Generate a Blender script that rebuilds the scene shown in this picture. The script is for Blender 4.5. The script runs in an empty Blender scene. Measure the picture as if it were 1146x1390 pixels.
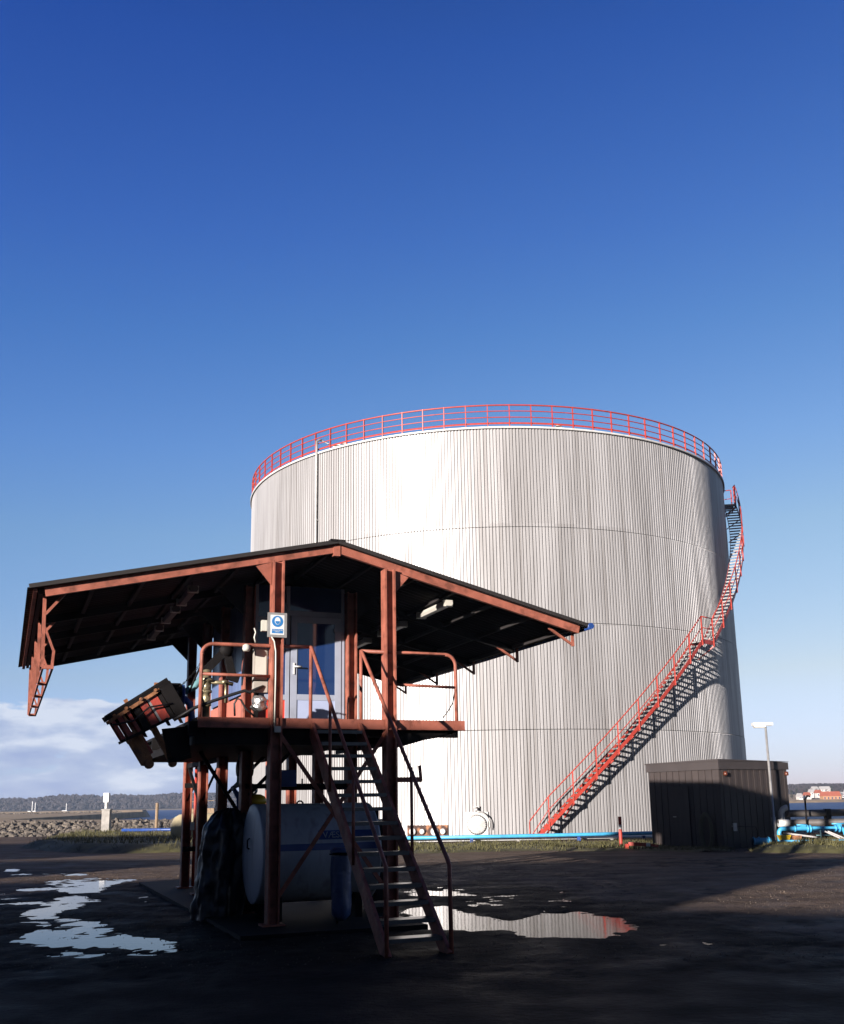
import bpy, math, random
import numpy as np
from mathutils import Vector, Matrix, noise
R=math.radians; PI=math.pi
random.seed(7)
S=bpy.context.scene; COL=S.collection
# ---------------------------------------------------------------- camera
F,TILT,ROLL,CX,CY=1391.0,.223,-.016,577.0,774.0
cam_d=bpy.data.cameras.new('camera'); cam=bpy.data.objects.new('camera',cam_d); COL.objects.link(cam)
S.camera=cam; cam_d.clip_end=30000; cam_d.clip_start=.1
cam_d.sensor_fit='HORIZONTAL'; cam_d.sensor_width=36; cam_d.lens=36*F/1146
cam_d.shift_x=(573-CX)/1146; cam_d.shift_y=(CY-695)/1146
cam.matrix_world=Matrix.Translation((0,0,1.6))@Matrix.Rotation(PI/2+TILT,4,'X')@Matrix.Rotation(ROLL,4,'Z')
# ---------------------------------------------------------------- sun and sky
SUN_EL,SUN_AZ=R(9),R(34.5)      # azimuth: left of straight behind the camera
ts=Vector((-math.sin(SUN_AZ)*math.cos(SUN_EL),-math.cos(SUN_AZ)*math.cos(SUN_EL),math.sin(SUN_EL)))
sd=bpy.data.lights.new('sun','SUN'); sd.energy=5; sd.angle=R(.5); sd.color=(1,.915,.86)
so=bpy.data.objects.new('sun',sd); COL.objects.link(so); so.rotation_euler=ts.to_track_quat('Z','Y').to_euler()
W=bpy.data.worlds.new('World'); S.world=W; W.use_nodes=True
wn=W.node_tree; N=wn.nodes; L=wn.links; bg=N['Background']
sky=N.new('ShaderNodeTexSky'); sky.sky_type='NISHITA'; sky.sun_disc=False
sky.sun_elevation=SUN_EL; sky.sun_rotation=PI+SUN_AZ; sky.air_density=1.0; sky.dust_density=.3; sky.ozone_density=3.0
hs=N.new('ShaderNodeHueSaturation'); hs.inputs['Saturation'].default_value=1.0; hs.inputs['Value'].default_value=1.0
L.new(sky.outputs[0],hs.inputs['Color'])
tc=N.new('ShaderNodeTexCoord'); sp=N.new('ShaderNodeSeparateXYZ'); L.new(tc.outputs['Generated'],sp.inputs[0])
def math_n(nt,op,a,b=None,clamp=False):
    m=nt.nodes.new('ShaderNodeMath'); m.operation=op; m.use_clamp=clamp
    for i,v in enumerate((a,b)):
        if v is None: continue
        if isinstance(v,(int,float)): m.inputs[i].default_value=v
        else: nt.links.new(v,m.inputs[i])
    return m.outputs[0]
def ramp_n(nt,fac,stops):
    r=nt.nodes.new('ShaderNodeValToRGB'); nt.links.new(fac,r.inputs[0])
    e=r.color_ramp.elements
    while len(e)<len(stops): e.new(.5)
    for el,(p,c) in zip(e,stops): el.position=p; el.color=(c[0],c[1],c[2],1) if not isinstance(c,(int,float)) else (c,c,c,1)
    return r.outputs[0]
# sky texture tinted by height above the horizon, its sun side dimmed to deepen shade
TINT=[(0,(1.150,1.09,2.05)),(.03,(1.235,1.15,1.85)),(.116,(1.704,1.222,1.204)),(.25,(1.641,1.347,1.267)),(.33,(1.338,1.284,1.445)),(.43,(0.937,1.115,1.472)),(.51,(0.705,0.937,1.516)),(.64,(0.401,0.705,1.472)),(.8,(0.178,0.401,0.981)),(1,(0.089,0.223,0.535))]
gm=N.new('ShaderNodeMixRGB'); gm.blend_type='MULTIPLY'; gm.inputs[0].default_value=1; L.new(hs.outputs[0],gm.inputs[1]); L.new(ramp_n(wn,sp.outputs[2],TINT),gm.inputs[2])
mp=N.new('ShaderNodeMapping'); mp.inputs['Scale'].default_value=(1,1,3.2); L.new(tc.outputs['Generated'],mp.inputs[0])
cn=N.new('ShaderNodeTexNoise'); cn.inputs['Scale'].default_value=13; cn.inputs['Detail'].default_value=9; cn.inputs['Roughness'].default_value=.55
L.new(mp.outputs[0],cn.inputs['Vector'])
elev=ramp_n(wn,sp.outputs[2],[(0,.80),(.02,.92),(.080,.98),(.092,.75),(.108,.0)])
side=ramp_n(wn,math_n(wn,'ADD',math_n(wn,'MULTIPLY',sp.outputs[0],.5),.5),[(.25,1),(.42,.9),(.52,.2),(.6,.0)])
cl=math_n(wn,'ADD',cn.outputs[0],math_n(wn,'MULTIPLY',math_n(wn,'MULTIPLY',elev,side),.42))
cl=math_n(wn,'MULTIPLY',ramp_n(wn,cl,[(.71,0),(.77,1)]),ramp_n(wn,sp.outputs[2],[(.105,1),(.125,0)]))
cs=N.new('ShaderNodeTexNoise'); cs.inputs['Scale'].default_value=17; cs.inputs['Detail'].default_value=6; L.new(mp.outputs[0],cs.inputs['Vector'])
ccol=ramp_n(wn,math_n(wn,'ADD',cs.outputs[0],math_n(wn,'MULTIPLY',sp.outputs[2],2.2)),[(.42,(2.6,3.2,5.1)),(.60,(3.6,4.2,5.7)),(.74,(5.6,6.0,6.9))])
SKY_STR=.05
gz=N.new('ShaderNodeMixRGB'); gz.blend_type='MULTIPLY'; gz.inputs[0].default_value=1; L.new(gm.outputs[0],gz.inputs[1]); L.new(ramp_n(wn,math_n(wn,'ADD',math_n(wn,'MULTIPLY',sp.outputs[0],.5),.5),[(.30,(.80,.98,1.22)),(.5,(.93,1,1.06)),(.68,(1,1,1))]),gz.inputs[2]); gm=gz
vd=N.new('ShaderNodeVectorMath'); vd.operation='DOT_PRODUCT'; L.new(tc.outputs['Generated'],vd.inputs[0]); vd.inputs[1].default_value=tuple(ts)
g2_=N.new('ShaderNodeMixRGB'); g2_.blend_type='MULTIPLY'; g2_.inputs[0].default_value=1; L.new(gm.outputs[0],g2_.inputs[1]); L.new(ramp_n(wn,vd.outputs['Value'],[(0,1),(.35,.45),(.7,.2),(1,.15)]),g2_.inputs[2]); gm=g2_
mx=N.new('ShaderNodeMixRGB'); L.new(math_n(wn,'MULTIPLY',cl,.85),mx.inputs[0]); L.new(gm.outputs[0],mx.inputs[1]); L.new(ccol,mx.inputs[2])
L.new(mx.outputs[0],bg.inputs[0]); bg.inputs[1].default_value=SKY_STR
S.view_settings.view_transform='Standard'; S.view_settings.look='None'; S.view_settings.exposure=1.35; S.view_settings.gamma=1
# ---------------------------------------------------------------- materials
def mat(name,col,rough=.6,metal=0,var=.0,scale=6,bump=0,bscale=40,spec=.5,dirt=None,dscale=3,damt=.5,tr=0,rvar=0,stretch=None):
    col=tuple(c*.70 for c in col); dirt=tuple(c*.70 for c in dirt) if dirt else None      # the photograph is exposed for deep shade and burnt-out whites
    m=bpy.data.materials.new(name); m.use_nodes=True; nt=m.node_tree; b=nt.nodes['Principled BSDF']
    b.inputs['Roughness'].default_value=rough; b.inputs['Metallic'].default_value=metal; b.inputs['Specular IOR Level'].default_value=spec
    b.inputs['Base Color'].default_value=(*col,1)
    g=nt.nodes.new('ShaderNodeNewGeometry'); vec=g.outputs['Position']
    if stretch:
        ms=nt.nodes.new('ShaderNodeMapping'); ms.inputs['Scale'].default_value=stretch; nt.links.new(vec,ms.inputs[0]); vec=ms.outputs[0]
    def nz(s,d=6):
        n=nt.nodes.new('ShaderNodeTexNoise'); n.inputs['Scale'].default_value=s; n.inputs['Detail'].default_value=d; nt.links.new(vec,n.inputs['Vector']); return n.outputs[0]
    c=None
    if var:
        c=ramp_n(nt,nz(scale),[(.3,tuple(x*(1-var) for x in col)),(.7,tuple(min(1,x*(1+var)) for x in col))])
    if dirt:
        k=ramp_n(nt,nz(dscale,9),[(.5-.0,0),(.68,damt)])
        mxx=nt.nodes.new('ShaderNodeMixRGB'); nt.links.new(k,mxx.inputs[0])
        if c: nt.links.new(c,mxx.inputs[1])
        else: mxx.inputs[1].default_value=(*col,1)
        mxx.inputs[2].default_value=(*dirt,1); c=mxx.outputs[0]
    if c: nt.links.new(c,b.inputs['Base Color'])
    if rvar: nt.links.new(ramp_n(nt,nz(scale*1.7),[(.3,max(0,rough-rvar)),(.7,min(1,rough+rvar))]),b.inputs['Roughness'])
    if bump:
        bp=nt.nodes.new('ShaderNodeBump'); bp.inputs['Strength'].default_value=bump; bp.inputs['Distance'].default_value=.02
        nt.links.new(nz(bscale),bp.inputs['Height']); nt.links.new(bp.outputs[0],b.inputs['Normal'])
    return m
M={}
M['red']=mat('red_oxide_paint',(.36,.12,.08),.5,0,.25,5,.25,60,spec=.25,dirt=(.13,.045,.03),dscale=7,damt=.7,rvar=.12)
M['railred']=mat('bright_red_paint',(.46,.05,.032),.45,0,.12,8,dirt=(.25,.05,.03),dscale=5,damt=.4)
M['dark']=mat('dark_and_shaded_steel',(.008,.0065,.0065),.7,0,.3,8,.2,50,spec=.15)
M['roof']=mat('dark_roof_sheet',(.014,.011,.011),.6,0,.3,2,.1,40,spec=.2)
M['soffit']=mat('dark_timber',(.016,.012,.011),.8,0,.3,4)
M['galv']=mat('galvanised_steel',(.50,.49,.47),.42,.5,.15,9,dirt=(.2,.17,.14),damt=.3)
M['tread']=mat('grey_grating_steel',(.10,.11,.125),.35,.6,.2,9)
M['white']=mat('white_paint',(.72,.72,.70),.4,0,.06,5,dirt=(.35,.3,.25),dscale=4,damt=.4)
M['drum']=mat('stained_white_enamel',(.48,.50,.55),.45,0,.12,3,dirt=(.16,.13,.12),dscale=3,damt=.55,stretch=(2.5,2.5,.35))
M['bluestripe']=mat('blue_stripe_paint',(.03,.07,.26),.4,0,.15,4)
M['blue']=mat('blue_pipe_paint',(.07,.42,.72),.4,0,.12,6,dirt=(.05,.12,.2),damt=.4)
M['bluedark']=mat('deep_blue_paint',(.02,.07,.28),.45,0,.2,6)
M['frame']=mat('grey_blue_door_frame',(.36,.39,.47),.45,0,.08,4,dirt=(.2,.2,.22),damt=.3)
M['panel']=mat('pale_panel',(.42,.48,.66),.4,0,.06,4)
M['sidepanel']=mat('blue_grey_cladding',(.13,.19,.36),.3,0,.2,5,stretch=(4,4,.5))
M['redpanel']=mat('red_panel',(.60,.05,.03),.45,0,.08,4)
M['salmon']=mat('faded_red_board',(.55,.17,.12),.6,0,.15,4,stretch=(5,5,.5))
M['shed']=mat('brown_shed_boards',(.046,.034,.031),.7,0,.18,2.5,.1,30,stretch=(3,3,.5))
M['shedtrim']=mat('brown_fascia_metal',(.052,.042,.04),.6,0,.1,3)
M['greypipe']=mat('grey_pipe_lagging',(.10,.088,.08),.6,0,.15,5)
M['yellow']=mat('yellow_plastic',(.75,.50,.02),.4)
M['cream']=mat('cream_tank_paint',(.66,.56,.34),.5,0,.08,2,dirt=(.4,.3,.16),dscale=2,damt=.5)
M['tarp']=mat('black_tarpaulin',(.012,.013,.02),.36,0,.2,5,.5,9)
M['binblue']=mat('blue_grey_plastic_bag',(.07,.10,.20),.3,0,.2,7,.6,14)
M['brass']=mat('worn_brass',(.42,.36,.22),.4,.7,.3,20)
M['rust']=mat('rusty_steel',(.34,.14,.055),.8,0,.35,9,.5,50,dirt=(.08,.03,.018),dscale=11,damt=.7)
M['rustdark']=mat('dark_rust_patches',(.05,.02,.012),.8,0,.5,5,.4,30,dirt=(.5,.22,.10),dscale=4,damt=.9)
M['rustred']=mat('worn_red_steel',(.42,.05,.03),.6,0,.35,8,.3,50,dirt=(.04,.02,.015),dscale=8,damt=.8)
M['slab']=mat('dark_stained_concrete',(.011,.010,.010),.8,0,.4,2,.4,30,dirt=(.008,.007,.007),dscale=1.5,damt=.8,spec=.15)  # near-black base matched to the darkened ground around it
M['stairtread']=mat('dull_galvanised_tread',(.30,.295,.29),.6,.2,.15,9)
M['grit']=mat('brown_grit',(.13,.10,.075),.9,0,.5,30)
M['rubber']=mat('black_rubber',(.012,.012,.013),.55)
M['beige']=mat('beige_steel_box',(.42,.38,.33),.5,0,.08,8,dirt=(.2,.15,.1),damt=.4)
M['foil']=mat('crumpled_foil',(.55,.54,.53),.3,.8,.2,20,1.0,25)
M['conc']=mat('weathered_concrete',(.36,.34,.31),.85,0,.25,4,.4,30)
M['wood']=mat('weathered_wood',(.30,.21,.13),.85,0,.25,8)
M['hose']=mat('green_hose_rubber',(.045,.05,.022),.5)
M['amber']=mat('orange_lamp_plastic',(.12,.03,.012),.35)
M['lampw']=mat('white_lamp_plastic',(.62,.60,.52),.35,0,.05,5)
M['teal']=mat('pale_teal_plate',(.16,.33,.36),.5)
M['trunk']=mat('bark',(.09,.06,.045),.9)
def glassmat():
    m=mat('dark_window_glass',(.015,.04,.13),.04,0,spec=.8); return m
M['glass']=glassmat()
def tankmat():
    m=bpy.data.materials.new('corrugated_aluminium'); m.use_nodes=True; nt=m.node_tree; b=nt.nodes['Principled BSDF']
    g=nt.nodes.new('ShaderNodeNewGeometry')
    ms=nt.nodes.new('ShaderNodeMapping'); ms.inputs['Scale'].default_value=(1.4,1.4,.16); nt.links.new(g.outputs['Position'],ms.inputs[0])
    n=nt.nodes.new('ShaderNodeTexNoise'); n.inputs['Scale'].default_value=1.1; n.inputs['Detail'].default_value=8; nt.links.new(ms.outputs[0],n.inputs['Vector'])
    c=ramp_n(nt,n.outputs[0],[(.3,(.25,.244,.242)),(.5,(.305,.299,.297)),(.75,(.35,.343,.34))])
    m2=nt.nodes.new('ShaderNodeMapping'); m2.inputs['Scale'].default_value=(7,7,.11); nt.links.new(g.outputs['Position'],m2.inputs[0])
    n2=nt.nodes.new('ShaderNodeTexNoise'); n2.inputs['Scale'].default_value=1; n2.inputs['Detail'].default_value=5; nt.links.new(m2.outputs[0],n2.inputs['Vector'])
    mq=nt.nodes.new('ShaderNodeMixRGB'); mq.blend_type='MULTIPLY'; mq.inputs[0].default_value=1; nt.links.new(c,mq.inputs[1]); nt.links.new(ramp_n(nt,n2.outputs[0],[(.30,(.72,.70,.68)),(.48,(1,1,1)),(.7,(1.06,1.06,1.06))]),mq.inputs[2]); sx=nt.nodes.new('ShaderNodeSeparateXYZ'); nt.links.new(g.outputs['Position'],sx.inputs[0])
    an=math_n(nt,'ARCTAN2',math_n(nt,'SUBTRACT',sx.outputs[1],57.791),math_n(nt,'SUBTRACT',sx.outputs[0],3.553))
    fl=math_n(nt,'FLOOR',math_n(nt,'MULTIPLY',an,13.6)); cz=math_n(nt,'FLOOR',math_n(nt,'MULTIPLY',math_n(nt,'ADD',sx.outputs[2],.02),.2177))
    wn_=nt.nodes.new('ShaderNodeTexWhiteNoise'); wn_.noise_dimensions='2D'; cb_=nt.nodes.new('ShaderNodeCombineXYZ'); nt.links.new(fl,cb_.inputs[0]); nt.links.new(cz,cb_.inputs[1]); nt.links.new(cb_.outputs[0],wn_.inputs['Vector'])
    m3=nt.nodes.new('ShaderNodeMixRGB'); m3.blend_type='MULTIPLY'; m3.inputs[0].default_value=1; nt.links.new(mq.outputs[0],m3.inputs[1]); nt.links.new(ramp_n(nt,wn_.outputs['Value'],[(0,(.90,.895,.89)),(1,(1.06,1.06,1.06))]),m3.inputs[2]); nt.links.new(m3.outputs[0],b.inputs['Base Color'])
    nt.links.new(ramp_n(nt,n.outputs[0],[(.3,.50),(.7,.38)]),b.inputs['Roughness'])
    b.inputs['Metallic'].default_value=.2; b.inputs['Specular IOR Level'].default_value=.4
    return m
M['tank']=tankmat()
def groundmat():
    m=bpy.data.materials.new('wet_worn_asphalt'); m.use_nodes=True; nt=m.node_tree; b=nt.nodes['Principled BSDF']
    g=nt.nodes.new('ShaderNodeNewGeometry'); P=g.outputs['Position']
    def nz(s,d,sc=None):
        v=P
        if sc: ms=nt.nodes.new('ShaderNodeMapping'); ms.inputs['Scale'].default_value=sc; nt.links.new(P,ms.inputs[0]); v=ms.outputs[0]
        n=nt.nodes.new('ShaderNodeTexNoise'); n.inputs['Scale'].default_value=s; n.inputs['Detail'].default_value=d; nt.links.new(v,n.inputs['Vector']); return n.outputs[0]
    big=nz(.9,8,(.35,1.6,1)); fine=nz(55,4); grit=nz(190,2)
    c1=ramp_n(nt,big,[(.35,(.072,.052,.040)),(.65,(.13,.094,.070))])
    sp_=ramp_n(nt,grit,[(.55,0),(.72,.55)])
    mxx=nt.nodes.new('ShaderNodeMixRGB'); nt.links.new(sp_,mxx.inputs[0]); nt.links.new(c1,mxx.inputs[1]); mxx.inputs[2].default_value=(.27,.21,.16,1)
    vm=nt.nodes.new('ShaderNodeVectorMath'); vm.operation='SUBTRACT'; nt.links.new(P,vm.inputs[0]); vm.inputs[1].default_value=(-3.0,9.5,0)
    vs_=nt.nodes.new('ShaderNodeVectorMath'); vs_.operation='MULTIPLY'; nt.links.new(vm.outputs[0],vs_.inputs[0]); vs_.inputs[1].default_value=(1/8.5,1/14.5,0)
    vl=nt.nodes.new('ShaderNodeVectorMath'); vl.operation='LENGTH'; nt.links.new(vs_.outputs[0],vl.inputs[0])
    painted_shade=ramp_n(nt,math_n(nt,'ADD',vl.outputs['Value'],math_n(nt,'MULTIPLY',math_n(nt,'SUBTRACT',nz(.8,6),.5),.7)),[(.85,.16),(1.08,1)])  # shade around the station, painted into the ground colour with a ragged edge
    mo=nt.nodes.new('ShaderNodeMixRGB'); mo.blend_type='MULTIPLY'; mo.inputs[0].default_value=1; nt.links.new(mxx.outputs[0],mo.inputs[1]); nt.links.new(painted_shade,mo.inputs[2]); mxx=mo
    sz_=nt.nodes.new('ShaderNodeSeparateXYZ'); nt.links.new(P,sz_.inputs[0])      # silt and damp in the hollows
    wetf=ramp_n(nt,math_n(nt,'ADD',math_n(nt,'MULTIPLY',math_n(nt,'ADD',sz_.outputs[2],.0145),40),math_n(nt,'MULTIPLY',nz(9,4),.25)),[(.1,.35),(.55,1)])
    mw=nt.nodes.new('ShaderNodeMixRGB'); mw.blend_type='MULTIPLY'; mw.inputs[0].default_value=1; nt.links.new(mxx.outputs[0],mw.inputs[1]); nt.links.new(wetf,mw.inputs[2]); mxx=mw
    nt.links.new(mxx.outputs[0],b.inputs['Base Color'])
    nt.links.new(ramp_n(nt,nz(1.2,6),[(.3,.55),(.7,.95)]),b.inputs['Roughness'])
    b.inputs['Specular IOR Level'].default_value=.06
    bp=nt.nodes.new('ShaderNodeBump'); bp.inputs['Strength'].default_value=1; bp.inputs['Distance'].default_value=.018
    nt.links.new(math_n(nt,'ADD',fine,math_n(nt,'MULTIPLY',nz(12,4),1.5)),bp.inputs['Height']); nt.links.new(bp.outputs[0],b.inputs['Normal'])
    return m
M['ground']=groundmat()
def watermat(name,rough,bump,bs,col,ior=1.33):
    m=bpy.data.materials.new(name); m.use_nodes=True; nt=m.node_tree; b=nt.nodes['Principled BSDF']
    b.inputs['Base Color'].default_value=(*col,1); b.inputs['Roughness'].default_value=rough; b.inputs['IOR'].default_value=ior
    if bump:
        g=nt.nodes.new('ShaderNodeNewGeometry'); n=nt.nodes.new('ShaderNodeTexNoise'); n.inputs['Scale'].default_value=bs; n.inputs['Detail'].default_value=5
        nt.links.new(g.outputs['Position'],n.inputs['Vector'])
        bp=nt.nodes.new('ShaderNodeBump'); bp.inputs['Strength'].default_value=1; bp.inputs['Distance'].default_value=bump
        nt.links.new(n.outputs[0],bp.inputs['Height']); nt.links.new(bp.outputs[0],b.inputs['Normal'])
    return m
M['puddle']=watermat('puddle_water',.035,.0009,9,(.004,.005,.006),1.15)
M['sea']=watermat('sea_water',.4,.35,1.2,(.010,.040,.15),1.15)
M['grass']=mat('winter_grass',(.085,.078,.024),.8,0,.45,3)
M['grassland']=mat('brown_meadow',(.42,.29,.15),.9,0,.35,.25,.6,8)
M['rock']=mat('grey_stone',(.15,.125,.098),.85,0,.55,1.3,.3,20)
M['sand']=mat('pale_shingle',(.42,.35,.27),.9,0,.2,.5)
M['forest']=mat('bare_woodland',(.032,.025,.026),.95,0,.45,.05)
M['pine']=mat('evergreen_tree_foliage',(.02,.032,.018),.95,0,.4,.1)
M['twig']=mat('bare_twigs',(.07,.045,.04),.95,0,.3,.1)
M['tile']=mat('orange_roof_tile',(.42,.11,.055),.8,0,.15,1)
M['render']=mat('white_house_wall',(.70,.66,.60),.8,0,.05,1)
M['brick']=mat('ochre_brick_wall',(.45,.24,.12),.8,0,.1,1)
M['slate']=mat('pale_grey_roofing',(.5,.48,.46),.7,0,.1,1)
M['cladding']=mat('grey_warehouse_cladding',(.12,.11,.11),.7,0,.1,1)
M['signblue']=mat('sign_blue',(.03,.20,.50),.4); M['signwhite']=mat('sign_white',(.78,.78,.76),.4); M['signred']=mat('sign_red',(.45,.02,.02),.4)
# ---------------------------------------------------------------- mesh builder
SP=(-2.086,14.135,.386)                       # station frame: foot of the front left post, turned 22 degrees
SM=Matrix.Translation((SP[0],SP[1],0))@Matrix.Rotation(SP[2],4,'Z')
ID=Matrix.Identity(4); FR={}
class MB:
    def __init__(s,frame=ID): s.v=[];s.f=[];s.fr=frame;s.sm=[]
    def add(s,vs,fs,smooth=False):
        o=len(s.v); s.v+=[tuple(v) for v in vs]; s.f+=[tuple(i+o for i in f) for f in fs]; s.sm+=[smooth]*len(fs); return s
    def box(s,a,b):
        x0,y0,z0=a;x1,y1,z1=b
        return s.add([(x0,y0,z0),(x1,y0,z0),(x1,y1,z0),(x0,y1,z0),(x0,y0,z1),(x1,y0,z1),(x1,y1,z1),(x0,y1,z1)],[(0,3,2,1),(4,5,6,7),(0,1,5,4),(1,2,6,5),(2,3,7,6),(3,0,4,7)])
    def bar(s,p,q,w,h,up=(0,0,1)):
        p=Vector(p);q=Vector(q);d=(q-p).normalized();u=Vector(up)
        r=d.cross(u)
        if r.length<1e-4: r=d.cross(Vector((1,0,0)))
        r.normalize(); u=r.cross(d)
        vs=[a+r*(i*w/2)+u*(j*h/2) for a in (p,q) for i,j in ((-1,-1),(1,-1),(1,1),(-1,1))]
        return s.add(vs,[(0,1,2,3),(4,7,6,5),(0,4,5,1),(1,5,6,2),(2,6,7,3),(3,7,4,0)])
    def tube(s,pts,r,n=8,closed=False):
        pts=[Vector(p) for p in pts]; m=len(pts); vs=[]
        rr=r if isinstance(r,(list,tuple)) else [r]*m
        t0=(pts[1]-pts[0]).normalized(); u=t0.orthogonal().normalized()
        for i,p in enumerate(pts):
            if closed: t=(pts[(i+1)%m]-pts[i-1]).normalized()
            else: t=(pts[min(i+1,m-1)]-pts[max(i-1,0)]).normalized()
            u=(u-t*u.dot(t)).normalized(); w=t.cross(u)
            # mitre correction is skipped: bends are split finely
            for k in range(n):
                a=2*PI*k/n; vs.append(p+(u*math.cos(a)+w*math.sin(a))*rr[i])
        fs=[]
        for i in range(m if closed else m-1):
            j=(i+1)%m
            for k in range(n): fs.append((i*n+k,i*n+(k+1)%n,j*n+(k+1)%n,j*n+k))
        s.add(vs,fs,True)
        if not closed: 
            o=len(s.v)-len(vs); s.f+= [tuple(o+k for k in reversed(range(n))),tuple(o+(m-1)*n+k for k in range(n))]; s.sm+=[False]*2
        return s
    def lathe(s,prof,c,axis=(0,0,1),n=24,smooth=True):
        ax=Vector(axis).normalized(); u=ax.orthogonal().normalized(); w=ax.cross(u); c=Vector(c); vs=[]
        for r,z in prof:
            for k in range(n):
                a=2*PI*k/n; vs.append(c+ax*z+(u*math.cos(a)+w*math.sin(a))*max(r,1e-4))
        fs=[(i*n+k,i*n+(k+1)%n,(i+1)*n+(k+1)%n,(i+1)*n+k) for i in range(len(prof)-1) for k in range(n)]
        return s.add(vs,fs,smooth)
    def cyl(s,c,r,h,axis=(0,0,1),n=20): return s.lathe([(0,0),(r,0),(r,h),(0,h)],c,axis,n,False)
    def prism(s,poly,d):      # poly: list of 3d points, extruded by vector d
        d=Vector(d); n=len(poly); vs=[Vector(p) for p in poly]+[Vector(p)+d for p in poly]
        return s.add(vs,[tuple(range(n))[::-1],tuple(range(n,2*n))]+[(i,(i+1)%n,n+(i+1)%n,n+i) for i in range(n)])
    def build(s,name,m,parent=None,origin=None):
        me=bpy.data.meshes.new(name); o=bpy.data.objects.new(name,me); COL.objects.link(o)
        if parent is not None:
            o.parent=parent; base=FR[parent.name]
        else:
            base=s.fr if origin is None else s.fr@Matrix.Translation(origin)
            o.matrix_world=base
        FR[o.name]=base
        T=base.inverted()@s.fr
        me.from_pydata([T@Vector(v) for v in s.v],[],s.f)
        me.polygons.foreach_set('use_smooth',s.sm)
        me.materials.append(m if not isinstance(m,str) else M[m]); me.update()
        return o
def fix_normals(o):
    import bmesh
    b=bmesh.new(); b.from_mesh(o.data); bmesh.ops.recalc_face_normals(b,faces=b.faces); b.to_mesh(o.data); b.free()
def tag(o,label,cat,group=None,kind=None):
    o['label']=label; o['category']=cat
    if group:o['group']=group
    if kind:o['kind']=kind
    return o
def struct(o,kind='structure',label=None,cat=None):
    o['kind']=kind
    if label:o['label']=label
    if cat:o['category']=cat
    return o
def thing(name,label,cat,loc,frame=ID,group=None):
    o=bpy.data.objects.new(name,None); COL.objects.link(o); base=frame@Matrix.Translation(loc)
    o.matrix_world=base; FR[o.name]=base; o.empty_display_size=.3
    return tag(o,label,cat,group)
def arc(c,r,a0,a1,u,v,n=8):
    c=Vector(c);u=Vector(u);v=Vector(v)
    return [c+u*(r*math.cos(a0+(a1-a0)*i/n))+v*(r*math.sin(a0+(a1-a0)*i/n)) for i in range(n+1)]
def text(body,name,m,parent,size,Mx,depth=.002):
    cu=bpy.data.curves.new('t','FONT'); cu.body=body; cu.size=size; cu.extrude=depth; cu.align_x='CENTER'; cu.align_y='CENTER'
    t=bpy.data.objects.new('t',cu); COL.objects.link(t); bpy.context.view_layer.update()
    me=bpy.data.meshes.new_from_object(t.evaluated_get(bpy.context.evaluated_depsgraph_get())); bpy.data.objects.remove(t)
    me.transform(FR[parent.name].inverted()@Mx); me.materials.clear(); me.materials.append(M[m])
    o=bpy.data.objects.new(name,me); COL.objects.link(o); o.parent=parent; FR[o.name]=FR[parent.name]; return o
# ---------------------------------------------------------------- ground with puddle hollows
BIG=[(-8.78,24.19),(-7.97,25.43),(-6.73,24.43),(-6.65,21.73),(-6.76,20.71),(-5.83,19.01),(-5.89,17.71),(-5.81,16.78),(-4.81,15.61),(-4.41,14.84),(-3.76,13.94),(-3.13,13.28),(-2.92,12.36),(-3.44,12.48),(-4.65,13.0),(-5.08,13.38),(-5.27,14.29),(-6.1,16.19),(-6.45,17.1),(-6.62,18.73),(-7.09,20.77),(-7.85,22.15)]
PUD=[(BIG,.0155),([(-7.36,22.06),(-7.0,22.37),(-6.6,21.01),(-6.97,21.08)],.03),([(-8.56,22.11),(-8.06,22.38),(-7.76,21.58),(-8.38,21.7)],.03),
 ([(-7.31,18.99),(-7.03,19.22),(-6.82,18.63),(-7.12,18.55)],.03),([(-11.88,29.5),(-11.43,29.71),(-10.93,28.32),(-11.27,28.11)],.035),([(-9.07,26.73),(-8.78,26.93),(-8.51,26.06),(-8.83,26.14)],.03),
 ([(-.28,16.82),(.18,16.97),(.6,15.81),(1.06,14.69),(1.67,15.65),(2.23,15.87),(2.51,14.94),(2.7,13.96),(2.14,13.34),(2.22,12.76),(1.81,12.95),(1.21,13.1),(.99,13.79),(.14,13.9),(-.24,13.95)],.032),
 ([(-.33,20.15),(.49,19.67),(.86,18.98),(.21,18.81),(-.32,19.2)],.022)]
def sdist(px,py,poly):
    d=np.full(px.shape,1e9); inside=np.zeros(px.shape,bool); n=len(poly)
    for i in range(n):
        x0,y0=poly[i];x1,y1=poly[(i+1)%n]; ex,ey=x1-x0,y1-y0
        t=np.clip(((px-x0)*ex+(py-y0)*ey)/(ex*ex+ey*ey),0,1)
        d=np.minimum(d,np.hypot(px-x0-t*ex,py-y0-t*ey))
        c=((y0>py)!=(y1>py)); xi=ex*(py-y0)/(ey if abs(ey)>1e-9 else 1e-9)+x0
        inside^=c&(px<xi)
    return np.where(inside,-d,d)
def vnoise(X,Y,sc,seed):
    rs=np.random.RandomState(seed); G=rs.rand(256,256)
    x=X/sc+1000;y=Y/sc+1000; xi=np.floor(x).astype(int);yi=np.floor(y).astype(int); fx=x-xi;fy=y-yi
    fx=fx*fx*(3-2*fx);fy=fy*fy*(3-2*fy); g=lambda a,b:G[a%256,b%256]
    return (g(xi,yi)*(1-fx)*(1-fy)+g(xi+1,yi)*fx*(1-fy)+g(xi,yi+1)*(1-fx)*fy+g(xi+1,yi+1)*fx*fy)-.5
xs=np.concatenate([np.linspace(-160,-20,12),np.arange(-13,13.01,.075),[18.2],np.linspace(22,160,12)])
ys=np.concatenate([[-45,-20,0,6],np.arange(9.5,31,.09),[34,38,42,46,52,57,62,70,80]])
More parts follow.
